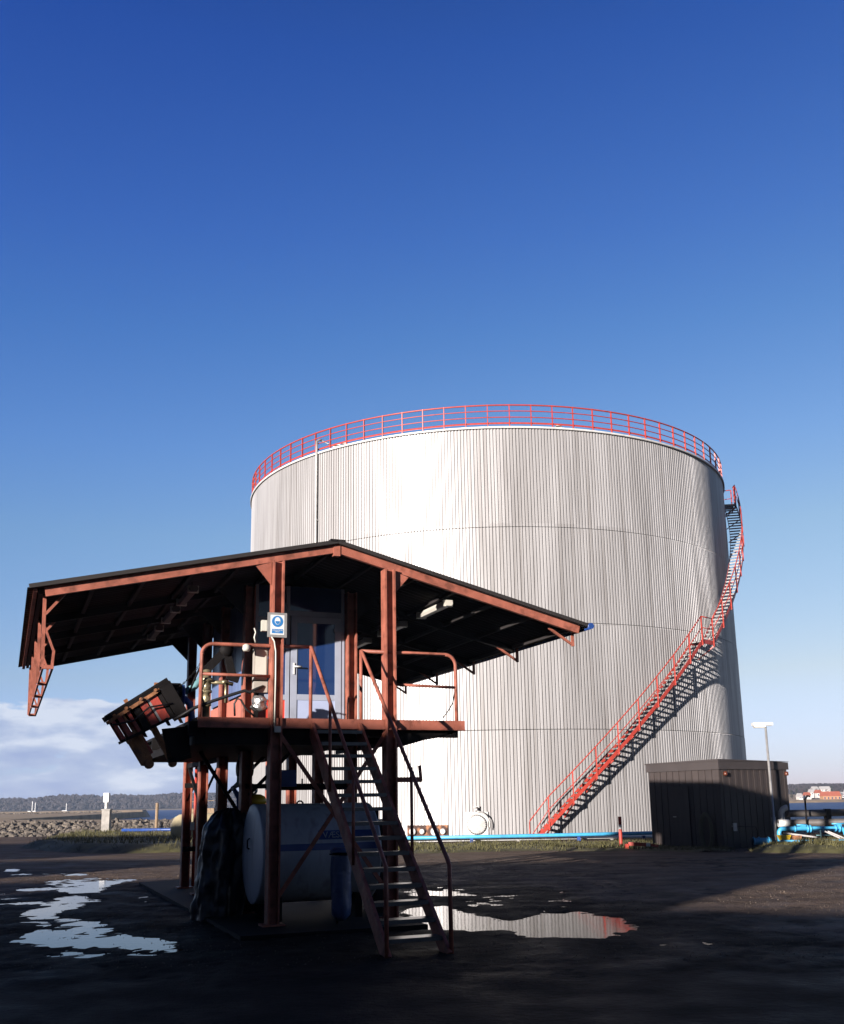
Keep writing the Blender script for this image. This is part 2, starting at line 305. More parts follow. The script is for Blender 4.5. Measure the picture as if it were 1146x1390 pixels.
Xg,Yg=np.meshgrid(xs,ys,indexing='ij')
H=.020*vnoise(Xg,Yg,1.7,1)+.016*vnoise(Xg,Yg,.55,2)+.015*vnoise(Xg,Yg*.8,.22,3)+.022*vnoise(Xg,Yg,.1,4)
for poly,dp in PUD:
    sdv=sdist(Xg,Yg,poly); H-=(dp+.006)*np.clip(.5-sdv/.35,0,1)
fade=np.clip((Xg+13)/2,0,1)*np.clip((13-Xg)/2,0,1)*np.clip((Yg-9.5)/1,0,1)*np.clip((31-Yg)/2,0,1)
H=H*fade+.004*(1-fade)
nx,ny=len(xs),len(ys)
idx=np.arange(nx*ny).reshape(nx,ny)
fs=[]
for i in range(nx-1):
    for j in range(ny-1):
        xm=(xs[i]+xs[i+1])/2; ym=(ys[j]+ys[j+1])/2
        if ym>62 and (xm<-13): continue
        if ym>52 and xm>18.2: continue
        fs.append((int(idx[i,j]),int(idx[i+1,j]),int(idx[i+1,j+1]),int(idx[i,j+1])))
me=bpy.data.meshes.new('ground'); me.from_pydata(np.stack([Xg.ravel(),Yg.ravel(),H.ravel()],1).tolist(),[],fs)
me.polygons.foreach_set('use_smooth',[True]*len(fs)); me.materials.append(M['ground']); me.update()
go=bpy.data.objects.new('ground',me); COL.objects.link(go); struct(go)
WL=-.0145
b=MB()
for x0,y0,x1,y1 in ((-12.2,11.8,-2.6,30),(-2.2,12.2,3.2,20.8)): b.add([(x0,y0,WL),(x1,y0,WL),(x1,y1,WL),(x0,y1,WL)],[(0,1,2,3)])
struct(b.build('puddle_water','puddle'))
b=MB(); b.box((-160,62,-2.5),(-13,62.4,-.01)).box((-13.4,62.4,-2.5),(-13,80,-.01)).box((-13,80,-2.5),(18.2,80.4,-.01)).box((18.2,52.3,-2.5),(18.6,80.4,-.01)).box((18.2,52,-2.5),(160,52.3,-.01))
struct(b.build('quay_wall','conc'))
b=MB(); b.add([(-9000,52,-1.05),(9000,52,-1.05),(9000,12000,-1.05),(-9000,12000,-1.05)],[(0,1,2,3)]); struct(b.build('sea','sea'))
b=MB(); b.add([(-9000,-9000,-1.2),(9000,-9000,-1.2),(9000,52,-1.2),(-9000,52,-1.2)],[(0,1,2,3)]); struct(b.build('ground_far','grassland'))
def gravel():
    r=random.Random(5); b=MB()
    for _ in range(16000):
        x=r.uniform(-10,11); y=11+21*r.random()**1.3
        i=int(np.searchsorted(xs,x)); j=int(np.searchsorted(ys,y)); z=float(H[i,j]); k=.005+.010*r.random()**2
        if z<WL-.01: continue
        a=r.uniform(0,6.28); c=[(x+k*math.cos(a+t)*r.uniform(.7,1.3),y+k*math.sin(a+t)*r.uniform(.7,1.3),z-.004) for t in (0,2.1,4.2)]
        b.add(c+[(x,y,z+k*r.uniform(.6,1.1))],[(0,1,3),(1,2,3),(2,0,3)])
    struct(b.build('gravel','grit'),'stuff','loose gravel and grit scattered over the dark yard','gravel')
gravel()
# ---------------------------------------------------------------- grass
def grass_patch(name,outline,z,n,hgt,label,seed):
    r=random.Random(seed); b=MB(); xs_=[p[0] for p in outline]; ys_=[p[1] for p in outline]
    # turf: low mound clipped to the outline, blades standing on it
    gx=np.arange(min(xs_),max(xs_)+.01,.35); gy=np.arange(min(ys_),max(ys_)+.01,.35)
    A,B=np.meshgrid(gx,gy,indexing='ij'); sd_=sdist(A,B,outline)+.5*vnoise(A,B,.8,seed)
    Z=np.clip(-sd_*.35,-.18,z)+.06*vnoise(A,B,.6,seed+1)*(sd_<0)
    vs=[(float(A[i,j]),float(B[i,j]),float(Z[i,j])) for i in range(len(gx)) for j in range(len(gy))]
    ff=[(i*len(gy)+j,(i+1)*len(gy)+j,(i+1)*len(gy)+j+1,i*len(gy)+j+1) for i in range(len(gx)-1) for j in range(len(gy)-1) if sd_[i,j]<.6]
    b.add(vs,ff,True)
    for _ in range(n):
        x=r.uniform(min(xs_),max(xs_)); y=r.uniform(min(ys_),max(ys_))
        i=min(len(gx)-1,int((x-gx[0])/.35)); j=min(len(gy)-1,int((y-gy[0])/.35))
        if sd_[i,j]>0: continue
        h=hgt*r.uniform(.4,1.3)*(1.5 if noise.noise((x*.8,y*.8,seed))>.15 else .8); a=r.uniform(0,6.28); w=.012+.01*r.random(); lx,ly=r.gauss(0,.35)*h,r.gauss(0,.35)*h; zz=float(Z[i,j])-.02
        b.add([(x-w*math.cos(a),y-w*math.sin(a),zz),(x+w*math.cos(a),y+w*math.sin(a),zz),(x+lx,y+ly,zz+h)],[(0,1,2)])
    o=b.build(name,'grass'); struct(o,'stuff',label,'grass'); return o
grass_patch('grass',[(-2.5,34.6),(0,34.2),(3,34.6),(6.6,33.4),(8.2,32.2),(9.5,32.4),(9.2,36),(9,40.5),(-2.5,41)],.05,14000,.10,'strip of green and yellow winter grass below the big tank',11)
grass_patch('grass',[(9.6,31.6),(11.5,30.2),(15,29.4),(19,29),(21,34),(16,36.5),(12.6,35.8),(10.0,33.7)],.20,22000,.12,'sunlit clump of dry grass in front of the blue valves',12)
grass_patch('grass',[(-20,55),(-17,44),(-13.5,39),(-11,37.5),(-8.5,38),(-7,42),(-8,50),(-13,56),(-17,60),(-20.4,60)],.3,11000,.16,'rough brown grass mound beside the concrete marker post',13)
# ---------------------------------------------------------------- storage tank
TX,TY,TR,TH=3.553,57.791,13.498,18.306
TB=math.atan2(-TY,-TX)
def tp(deg,r,z): a=TB+R(deg); return (TX+r*math.cos(a),TY+r*math.sin(a),z)
tank=thing('storage_tank','huge pale corrugated metal storage tank ringed by a red top railing','storage tank',(TX,TY,0))
NR=568
def course(z0,z1,dr):
    b=MB(); vs=[]; 
    for z in (z0,z1):
        for k in range(NR):
            for t,d in ((0,.0),(.54,.0),(.64,-.05),(.90,-.05)):
                a=2*PI*(k+t)/NR; r=TR+dr+d; vs.append((TX+r*math.cos(a),TY+r*math.sin(a),z))
    n=NR*4; b.add(vs,[(i,(i+1)%n,n+(i+1)%n,n+i) for i in range(n)]); return b
zc=[-.02,4.572,9.231,13.576,TH]
for i in range(4):
    o=course(zc[i]+(.025 if i else 0),zc[i+1],-.012*i).build('shell_course','tank',tank)
b=MB(); 
for i in range(1,4): b.lathe([(TR-.09,zc[i]-.01),(TR-.055,zc[i]+.03)],(TX,TY,0),n=200)
b.build('course_joint','dark',tank)
b=MB(); b.lathe([(TR+.01,TH-.06),(TR+.05,TH-.06),(TR+.05,TH+.03),(TR-.3,TH+.05),(0.01,TH+1.1)],(TX,TY,0),n=220); b.build('roof','white',tank)
rr=TR-.06
rl=MB(); rl.lathe([(rr,TH+.17),(rr,TH+.25),(rr-.012,TH+.25),(rr-.012,TH+.17),(rr,TH+.17)],(TX,TY,0),n=220)
railing=rl.build('roof_railing','railred',tank)
for z,r_ in ((1.09,.036),(.80,.024),(.50,.024)):
    MB().tube([tp(a*2,rr,TH+z) for a in range(180)],r_,6,True).build('rail','railred',railing)
proto=None
for k in range(84):
    a=k*360/84+1.1
    if proto is None:
        b=MB(); p=tp(0,rr,0); b.bar((0,0,0),(0,0,1.1),.075,.04,(1,0,0)); 
        me=b.build('railing_post','railred',railing); proto=me
        # local mesh is made at the origin so that copies can be placed
        me.data.transform(FR[railing.name]); o=me
    else:
        o=proto.copy(); COL.objects.link(o); o.parent=railing
    x,y,z=tp(a,rr,TH+.02); o.matrix_local=FR[railing.name].inverted()@Matrix.Translation((x,y,z))@Matrix.Rotation(TB+R(a)+PI/2,4,'Z')
# roof fittings and downpipe
b=MB(); b.tube([tp(-36.6,TR+.08,.1),tp(-36.6,TR+.08,17.9),tp(-36.6,TR+.06,18.9)]+[tp(-36.4,TR-.1-.06*i,19.0) for i in range(3)],.06,8); b.tube([tp(-36.4,TR-.2,19.0),tp(-33,TR-.6,18.5)],.035,6); b.build('downpipe','galv',tank)
for z in (3,8,14.9): MB().bar(tp(-36.9,TR+.02,z),tp(-36.3,TR+.02,z),.2,.08).build('pipe_clamp','galv',tank)
b=MB()
for a,s in ((-32.5,.35),(-30.5,.25),(15.6,.28)): 
    x,y,z=tp(a,TR-.35,TH); b.box((x-s/2,y-s/2,z),(x+s/2,y+s/2,z+.28))
b.build('roof_vent','white',tank)
# manhole
def tbox(a0,a1,r0,r1,z0,z1,b): 
    return b.prism([tp(a0,r0,z0),tp(a1,r0,z0),tp(a1,r1,z0),tp(a0,r1,z0)],(0,0,z1-z0))
mh=tbox(-5.1,-1.0,TR-.05,TR+.07,.1,1.18,MB()).build('manhole_plate','galv',tank)
cx,cy,_=tp(-3.0,TR+.07,0); ax=Vector((cx-TX,cy-TY,0)).normalized()
MB().lathe([(0,.055),(.36,.05),(.41,.045),(.42,0)],(cx,cy,.66),ax,36).build('manhole_cover','galv',mh)
b=MB()
tt=Vector((-ax.y,ax.x,0))
for k in range(28):
    a=2*PI*k/28; c=Vector((cx,cy,.66))+tt*(.375*math.cos(a))+Vector((0,0,.375*math.sin(a))); b.cyl(c+ax*.06,.017,.035,ax,6)
b.build('bolt_ring','dark',mh)
b=MB(); b.tube([Vector((cx,cy,.66))+ax*.16+tt*(.55*math.cos(t))+Vector((0,0,.55*math.sin(t))) for t in [R(-20+11*i) for i in range(11)]],.03,8); b.tube([Vector((cx,cy,1.2))+ax*.16,Vector((cx,cy,1.38))+ax*.1,],.05,8); b.bar(Vector((cx,cy,1.38))-tt*.12,Vector((cx,cy,1.38))+tt*.12,.1,.07)
b.build('davit_arm','galv',mh)
# valve opening
vo=tbox(-15.8,-8.3,TR-.05,TR+.06,.14,.66,MB()).build('valve_recess','rustdark',tank)
b=MB()
for i,a in enumerate((-14.7,-12.9,-10.6,-9.1)):
    x,y,_=tp(a,TR+.06,0); rv=(.15,.11,.17,.12)[i]
    b.lathe([(0,.12),(rv*.8,.12),(rv,.09),(rv,.0)],(x,y,.40),Vector((x-TX,y-TY,0)),16)
b.build('flange','white',vo)
# ---- spiral staircase
SL=.2345; A0,Z0=6.5,0.0
def sz(a):                               # stringer height at angle
    if a<43.6: return (a-A0)*SL
    if a<47.3: return (43.6-A0)*SL
    return (43.6-A0)*SL+(a-47.3)*SL
def strip(r,zo,h,t,a0,a1,b,n=60):
    for i in range(n):
        p=a0+(a1-a0)*i/n; q=a0+(a1-a0)*(i+1)/n
        b.add([tp(p,r,sz(p)+zo),tp(q,r,sz(q)+zo),tp(q,r,sz(q)+zo+h),tp(p,r,sz(p)+zo+h),tp(p,r+t,sz(p)+zo),tp(q,r+t,sz(q)+zo),tp(q,r+t,sz(q)+zo+h),tp(p,r+t,sz(p)+zo+h)],[(0,1,2,3),(4,7,6,5),(0,4,5,1),(3,2,6,7)])
RO=TR+.76; RI=TR+.1
b=MB(); AE=86.5
strip(RO,-.14,.20,.02,A0,43.6,b); strip(RO,-.14,.20,.02,43.6,47.3,b,6); strip(RO,-.14,.20,.02,47.3,AE,b); st=b.build('spiral_staircase','railred',tank)
b=MB(); strip(RI,-.14,.16,.02,A0,AE,b,120); b.build('inner_stringer','railred',st)
def tread(a,w=.6):
    b=MB(); z=sz(a)+.03
    P=[tp(a,RI,z),tp(a,RO,z),tp(a+w,RO,z),tp(a+w,RI,z)]
    b.prism(P,(0,0,-.03)); b.prism([tp(a,RI,z),tp(a,RO,z),tp(a+.08,RO,z),tp(a+.08,RI,z)],(0,0,-.07)); return b
a=A0+.3; nt_=0
while a<AE-.3:
    if not (43.2<a<47.3): tread(a,.8).build('tread','stairtread',st)
    a+=.87
tread(43.5,3.9).build('landing','galv',st); tread(AE-.2,4.5).build('landing','galv',st)
pa=[9.2+4.35*i for i in range(8)]+[43.6,47.3]+[47.3+4.35*i for i in range(1,10)]+[AE+1.2,AE+4]
for a in pa:
    z=sz(min(a,AE)); b=MB(); b.bar(tp(a,RO+.03,z-.22),tp(a,RO+.03,z+1.12),.05,.05,(1,0,0)); b.bar(tp(a,RO+.02,z-.2),tp(a-.8,TR+.02,z-.75),.05,.05); b.build('railing_post','railred',st)
def rail(zo,r_):
    b=MB()
    b.tube([tp(A0-.6,RO+.03,zo-.5 if zo<.8 else zo-.35)]+[tp(x,RO+.03,sz(x)+zo) for x in np.arange(9.2,43.61,2.15)],r_,6)
    b.tube([tp(43.6,RO+.03,sz(43.6)+zo),tp(47.3,RO+.03,sz(47.3)+zo)],r_,6)
    b.tube([tp(x,RO+.03,sz(min(x,AE))+zo) for x in np.arange(47.3,AE+4,2.175)],r_,6)
    return b
b=rail(1.12,.026); b.tube([tp(A0-.6,RO+.03,.75),tp(A0-.6,RO+.03,0)],.022,6); b.build('handrail','railred',st)
rail(.60,.02).build('mid_rail','railred',st)
b=MB(); b.tube([tp(AE+4,RO,sz(AE)+1.12),tp(AE+5,TR+.2,sz(AE)+1.12)],.026,6); b.tube([tp(AE+4,RO,sz(AE)+.6),tp(AE+5,TR+.2,sz(AE)+.6)],.02,6); b.build('top_gate_rail','railred',st)
# ---------------------------------------------------------------- pipelines by the tank
t=thing('pipeline','light blue pipe running low along the grass below the tank','pipe',(4,42.6,0))
MB().tube([(-3,42.5,.22),(3,42.5,.23),(5.8,42.4,.25),(9.6,42.3,.28)],.07,12).build('pipe','blue',t)
for x in (-2,1.7,6.0,8.6): MB().box((x-.06,42.42,-.05),(x+.06,42.58,.17)).build('support','bluedark',t)
t=thing('pipeline','thin pair of white pipes lying beneath the light blue pipe','pipe',(4,43,0))
for y,z in ((42.95,.09),(43.25,.13)): MB().tube([(-3,y,z),(9.6,y,z+.01)],.055,10).build('pipe','white',t)
for x in (-1.2,-.4,3.6,7.4): MB().box((x-.05,42.85,-.03),(x+.05,43.35,.05)).build('support','conc',t)
# ---------------------------------------------------------------- loading station
ZD=2.763; PW=1.664; EL,ER,EP=-3.16,4.905,.869; ZL,ZR,ZP=4.399,4.291,5.308; LB=7.95
stn=thing('loading_station','open red steel loading station with raised deck and wide dark gable roof','loading station',(PW/2,3.5,0),SM)
def zroof(e): return ZP+(ZL-ZP)*(e-EP)/(EL-EP) if e<EP else ZP+(ZR-ZP)*(e-EP)/(ER-EP)
# corrugated roof sheets: waves along b
def sheet(e0,e1):
    b=MB(SM); n=int((LB+.1)/.022); vs=[]
    for e in (e0,e1):
        for dz in (0,-.012):
            for i in range(n+1):
                bb=-.06+i*(LB+.1)/n; vs.append((e,bb,zroof(e)+dz+.018*math.sin(2*PI*bb/.15)))
    m=n+1; fs=[]
    for i in range(n):
        fs+=[(i,i+1,2*m+i+1,2*m+i),(m+i,3*m+i,3*m+i+1,m+i+1),(i,m+i,m+i+1,i+1),(2*m+i,2*m+i+1,3*m+i+1,3*m+i)]
    return b.add(vs,fs)
sheet(EL-.12,EP).build('roof_sheet','roof',stn); sheet(EP,ER+.12).build('roof_sheet','roof',stn)
MB(SM).bar((EP,-.08,ZP+.015),(EP,LB+.06,ZP+.015),.22,.04).build('ridge_cap','roof',stn)
FB=[.0,1.8,3.65,5.45,7.15]
for i,bb in enumerate([.02,2.25,4.1,5.95,7.8]):
    b=MB(SM); zo=-.085
    b.bar((EL+.1,bb,zroof(EL+.1)+zo),(EP,bb,ZP+zo),.06,.12); b.bar((EP,bb,ZP+zo),(ER-.05,bb,ZR+zo+.012),.06,.12); b.box((EP-.05,bb-.045,ZP-.2),(EP+.05,bb+.045,ZP-.02))
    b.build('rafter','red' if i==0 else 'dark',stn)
b=MB(SM)
b.bar((EL-.1,-.07,zroof(EL)-.01),(EP,-.07,ZP+.005),.02,.055); b.bar((EP,-.07,ZP+.005),(ER+.1,-.07,zroof(ER)-.01),.02,.055); b.build('verge_board','soffit',stn)
for e in [EL+.05+i*.66 for i in range(13)]:
    if e>ER: break
    MB(SM).bar((e,.06,zroof(e)-.06),(e,LB-.1,zroof(e)-.06),.05,.06).build('purlin','soffit',stn)
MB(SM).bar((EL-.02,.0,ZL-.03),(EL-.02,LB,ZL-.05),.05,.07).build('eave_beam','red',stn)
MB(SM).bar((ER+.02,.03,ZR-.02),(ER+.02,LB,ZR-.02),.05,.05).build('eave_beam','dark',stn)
b=MB(SM); b.tube([(ER+.12,-.1,ZR-.02),(ER+.12,LB,ZR-.02)],.05,8); b.build('gutter','bluedark',stn)
# hanging eave brackets
for bb in (.3,2.25,4.1,5.95,7.8):
    b=MB(SM)
    b.bar((-3.055,bb,ZL-.06),(-3.03,bb,3.40),.045,.035,(0,1,0)); b.bar((-2.91,bb,3.40),(-2.90,bb,3.62),.035,.03,(0,1,0)); b.bar((-2.90,bb,3.61),(-3.04,bb,3.95),.03,.03,(0,1,0)); b.bar((-3.03,bb,3.40),(-2.89,bb,3.40),.05,.05,(0,1,0)); b.bar((-3.03,bb,4.10),(-2.74,bb,4.47),.035,.035,(0,1,0))
    b.build('eave_bracket','red',stn)
    b=MB(SM); b.bar((ER,bb,ZR-.03),(ER,bb,4.0),.04,.04,(0,1,0)); b.bar((ER,bb,4.02),(ER-.42,bb,zroof(ER-.42)-.12),.035,.035,(0,1,0)); b.build('eave_bracket','red',stn)
for e in (-3.02,-2.9): MB(SM).bar((e,.28,3.40),(e,7.82,3.40),.025,.03).build('bracket_rail','red',stn)
# posts: rolled H sections
def post(e,bb,z0,z1,m='red'):
    b=MB(SM); w=.080; d=.098
    b.box((e-w,bb-d,z0),(e-w+.024,bb+d,z1)); b.box((e+w-.024,bb-d,z0),(e+w,bb+d,z1)); b.box((e-w+.024,bb-.012,z0),(e+w-.024,bb+.012,z1))
    b.box((e-.15,bb-.13,z0-.01),(e+.15,bb+.13,z0+.02))
    return b.build('post',m,stn)
for bb in FB:
    for e in (0,PW):
        post(e,bb,.06,zroof(e)-.15)
# gussets
for e,s in ((0,-1),(PW,1)):
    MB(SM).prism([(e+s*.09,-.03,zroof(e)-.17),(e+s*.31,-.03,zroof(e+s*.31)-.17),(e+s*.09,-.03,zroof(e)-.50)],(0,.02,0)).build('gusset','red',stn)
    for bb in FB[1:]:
        MB(SM).prism([(e+s*.09,bb,zroof(e)-.1),(e+s*.5,bb,zroof(e+s*.5)-.1),(e+s*.09,bb,zroof(e)-.62)],(0,.03,0)).build('gusset','dark',stn)  # rear gussets near-black: the roof's shade is put into their colour
# deck
DL,DR,DB=-1.055,2.819,5.9
MB(SM).box((DL,.04,ZD-.045),(DR-.02,DB,ZD)).build('deck_plate','dark',stn)
b=MB(SM); b.box((DL,-.06,ZD-.13),(DR,.0,ZD-.005)); b.box((DL,-.08,ZD-.145),(DR,-.01,ZD-.13)); b.build('edge_beam','red',stn)
MB(SM).box((DL-.02,.05,ZD-.36),(1.2,DB,ZD-.24)).build('drip_tray','dark',stn)
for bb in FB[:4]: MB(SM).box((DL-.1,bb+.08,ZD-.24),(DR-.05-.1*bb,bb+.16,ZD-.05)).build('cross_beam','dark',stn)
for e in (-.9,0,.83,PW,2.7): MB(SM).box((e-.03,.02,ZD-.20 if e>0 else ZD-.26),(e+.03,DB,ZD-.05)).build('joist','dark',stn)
MB(SM).prism([(1.7,.05,ZD-.14),(2.75,.05,ZD-.14),(1.7,.05,ZD-.42)],(0,.03,0)).build('haunch','dark',stn)
MB(SM).box((-.6,-.9,-.1),(1.85,9.3,.055)).build('foundation_slab','slab',stn)
# bracing
b=MB(SM); b.bar((.05,-.02,2.56),(1.62,-.02,.40),.02,.055); b.build('brace','red',stn)
b=MB(SM); b.bar((1.62,.02,2.58),(.05,.02,.36),.02,.055); b.build('brace','red',stn)
for bb in (1.8,3.65): MB(SM).bar((.05,bb,1.75),(.75,bb,2.45),.05,.05).build('brace','dark',stn)
for bb,e0 in ((1.8,-.7),(5.45,.0)): MB(SM).bar((0,bb,1.35 if bb<2 else 1.5),(e0-.0,bb+1.7 if bb>5 else bb,2.4),.05,.05).build('brace','dark',stn)
MB(SM).bar((PW,.0,1.92),(2.14,.0,1.92),.07,.07).bar((2.14,0,1.9),(2.12,0,2.12),.04,.03,(0,1,0)).build('rail_arm','red',stn)
MB(SM).bar((0,1.8,1.88),(PW,1.8,1.88),.05,.07).build('tie_beam','dark',stn)
MB(SM).bar((0,7.15,2.38),(0,3.65,2.38),.07,.09).build('tie_beam','dark',stn)
for bb in (5.45,7.15): MB(SM).bar((-.0,bb,1.7),(.35,bb,2.5),.04,.04).build('brace','dark',stn)
# deck guard rails
g1=MB(SM); ry=0.0
g1.tube([(DL+.03,ry,ZD),(DL+.03,ry,3.60)]+arc((DL+.18,ry,3.60),.15,PI,PI/2,(1,0,0),(0,0,1))+[(-.1,ry,3.755),(.5,ry,3.765)],.026,10)
g1.tube([(DL+.03,ry,3.34),(.0,ry,3.33)],.021,8); g1.tube([(.5,ry,ZD),(.5,ry,3.765)],.026,8); pass
g1.build('guard_rail','red',stn)
g2=MB(SM)
g2.tube([(1.24,ry,ZD),(1.24,ry,3.735)],.026,8); g2.tube([(1.24,ry,3.735),(2.55,ry,3.735)]+arc((2.55,ry,3.57),.165,PI/2,0,(1,0,0),(0,0,1))+[(2.715,ry,ZD)],.026,10); g2.tube([(PW,ry,3.27),(2.715,ry,3.25)],.021,8)
g2.build('guard_rail','red',stn)
MB(SM).tube([(2.70,.0,3.2),(2.66,0,3.02),(2.58,0,2.9),(2.5,0,2.8)],.008,5).build('rail_chain','dark',stn)
# staircase
SE=.861; RI_,GO=.1727,.196
def zs(bb): return ZD+bb*RI_/GO
b=MB(SM)
for e in (SE-.345,SE+.345):
    b.prism([(e-.02,-.02,ZD-.02),(e-.02,-3.13,.02),(e-.02,-3.0,-.05),(e-.02,-2.86,-.0),(e-.02,.05,ZD-.24)],(.04,0,0))
stair=b.build('staircase','red',stn)
for k in range(1,16):
    b=MB(SM); z=ZD-k*RI_; y=-k*GO; b.box((SE-.32,y-.02,z-.03),(SE+.32,y+.19,z)); b.box((SE-.32,y-.035,z-.045),(SE+.32,y-.02,z)); b.build('tread','tread',stair)
for e,zt_ in ((.49,3.765),(1.235,3.735)):
    b=MB(SM); b.tube([(e,0,zt_),(e,-.06,zt_-.02),(e,-3.03,.98),(e,-3.08,.92),(e,-3.09,.0)],.025,8)
    b.build('handrail','red',stair)
    for y in ((-.98,) if e<1 else ())+(-1.95,): MB(SM).tube([(e,y,zs(y)-.15),(e,y,zs(y)+.98)],.021,8).build('handrail_post','red',stair)
# ---------------------------------------------------------------- control cabin (stands on the deck)
cb=thing('control_cabin','small glazed control cabin with grey framed door on the raised deck','cabin',(.83,3.6,ZD),SM)
f=1.82; x0,x1=.10,1.565
b=MB(SM)
for a in ((x0,x0+.05),(.60,.66),(x1-.05,x1)): b.box((a[0],f,ZD),(a[1],f+.07,5.02))
b.box((x0+.05,f+.004,4.42),(.60,f+.066,4.50)); b.box((x0+.05,f+.004,3.20),(.60,f+.066,3.28)); b.box((.66,f+.004,4.54),(x1-.05,f+.066,4.62)); b.box((x0+.05,f+.004,ZD),(.60,f+.066,ZD+.03)); 
b.build('front_frame','frame',cb)
MB(SM).box((x0+.05,f+.03,ZD+.03),(.60,f+.05,3.20)).build('lower_panel','redpanel',cb)
w_=MB(SM).box((x0+.05,f+.03,3.28),(.60,f+.045,4.42)).build('window','glass',cb)
MB(SM).box((x0+.05,f+.03,4.50),(.60,f+.045,5.02)).build('window','glass',cb)
MB(SM).box((.66,f+.03,4.62),(x1-.05,f+.045,5.02)).build('window','glass',cb)
d=MB(SM); dx0,dx1=.68,x1-.06
d.box((dx0,f-.012,ZD+.02),(dx0+.10,f+.03,4.53)).box((dx1-.10,f-.012,ZD+.02),(dx1,f+.03,4.53)).box((dx0+.1,f-.01,4.43),(dx1-.1,f+.03,4.53)).box((dx0+.1,f-.01,3.20),(dx1-.1,f+.03,3.29)).box((dx0+.1,f-.01,ZD+.02),(dx1-.1,f+.03,ZD+.05))
door=d.build('door','frame',cb)
MB(SM).box((dx0+.1,f+.0,3.29),(dx1-.1,f+.012,4.43)).build('pane','glass',door)
MB(SM).box((dx0+.1,f+.0,ZD+.05),(dx1-.1,f+.02,3.20)).build('kick_panel','panel',door)
b=MB(SM); b.box((dx0+.035,f-.03,3.60),(dx0+.06,f-.012,3.78)); b.tube([(dx0+.047,f-.012,3.72),(dx0+.047,f-.06,3.72),(dx0+.17,f-.065,3.72)],.014,8); b.build('handle','white',door)
MB(SM).box((dx1-.12,f-.04,4.30),(dx1+.02,f-.012,4.36)).build('door_closer','frame',door)
# side wall facing the left, rear and right walls, ceiling
b=MB(SM)
for y0,y1 in ((1.92,2.42),(2.44,3.02),(3.04,3.55),(3.78,4.4),(4.42,5.1)): b.box((.05,y0,3.34),(.09,y1,4.9))
b.build('side_cladding','sidepanel',cb)
b=MB(SM)
for i in range(22): y0=1.92+i*.145; b.box((.04,y0,ZD+.02),(.075,y0+.138,3.30))
b.build('side_board','salmon',cb)
MB(SM).box((.09,1.9,ZD),(.12,5.15,4.98)).build('side_wall','dark',cb)
MB(SM).box((1.57,1.9,ZD),(1.60,5.15,4.98)).build('side_wall','frame',cb)
MB(SM).box((.12,5.12,ZD),(1.57,5.15,4.98)).build('rear_wall','dark',cb)
MB(SM).box((.12,1.95,5.0),(1.57,5.12,5.03)).build('ceiling','soffit',cb)
MB(SM).box((.20,3.4,ZD),(1.5,3.43,4.9)).build('inner_partition','beige',cb)
# sign with extinguisher picture on the transom
sg=tag(MB(SM).box((.40,f+.012,4.52),(.54,f+.026,4.78)).build('extinguisher_sign','signred',None,(.47,f+.02,4.52)),'small dark red sign with a white extinguisher picture behind the cabin transom','sign')
MB(SM).cyl((.47,f+.008,4.57),.001,.001).box((.445,f+.006,4.56),(.495,f+.011,4.70)).box((.458,f+.006,4.70),(.482,f+.011,4.74)).build('pictogram','signwhite',sg)
# mandatory sign on the front left post
ms=tag(MB(SM).box((-.155,-.125,3.86),(.115,-.10,4.205)).build('safety_sign','galv',None,(-.02,-.1,3.86)),'grey framed blue and white mask sign fixed to the front left post','sign')
MB(SM).box((-.118,-.129,3.895),(.078,-.126,4.172)).build('sign_face','signwhite',ms)
MB(SM).cyl((-.02,-.1295,4.082),.079,.002,(0,-1,0),36).build('blue_disc','signblue',ms)
b=MB(SM); n=20; poly=[(-.02+.040*math.cos(2*PI*i/n),-.132,4.088+.052*math.sin(2*PI*i/n)) for i in range(n)]; b.prism(poly,(0,-.002,0)); b.build('white_head','signwhite',ms)
MB(SM).prism([(-.052,-.1345,4.085),(.012,-.1345,4.085),(.006,-.1345,4.055),(-.02,-.1345,4.04),(-.046,-.1345,4.055)],(0,-.0015,0)).build('mask','signblue',ms)
MB(SM).box((-.098,-.1315,3.915),(.058,-.1295,3.975)).build('text_panel','signblue',ms)
for i,t_ in enumerate(('ÅNDEDRÆTSVÆRN','PÅBUDT')):
    text(t_,'lettering','signwhite',ms,.019,SM@Matrix.Translation((-.02,-.1325,3.957-.022*i))@Matrix.Rotation(PI/2,4,'X'),.0005)
tag(MB(SM).box((-.225,-.08,3.95),(-.155,.0,4.10)).build('junction_box','lampw',None,(-.19,-.04,3.95)),'small cream junction box beside the blue mask sign','junction box')
tag(MB(SM).tube([(-.10,-.115,3.87),(-.06,-.13,3.80),(-.035,-.12,3.66),(-.03,-.115,3.3),(-.035,-.115,2.62)],.011,6).build('cable','lampw',None,(-.03,-.1,2.6)),'pale electric cable running down the post under the mask sign','cable')
tag(MB(SM).tube([(-.30,-.03,3.79),(-.32,-.03,3.86),(-.30,-.03,3.93),(-.32,-.02,3.99)],.010,6).build('cable','lampw',None,(-.3,-.03,3.79)),'short loose white cable end sticking up from the deck guard rail','cable')
tag(MB(SM).box((-.04,-.14,2.56),(.05,-.10,2.64)).build('socket_box','galv',None,(0,-.1,2.56)),'little grey socket box at deck level on the front left post','socket')
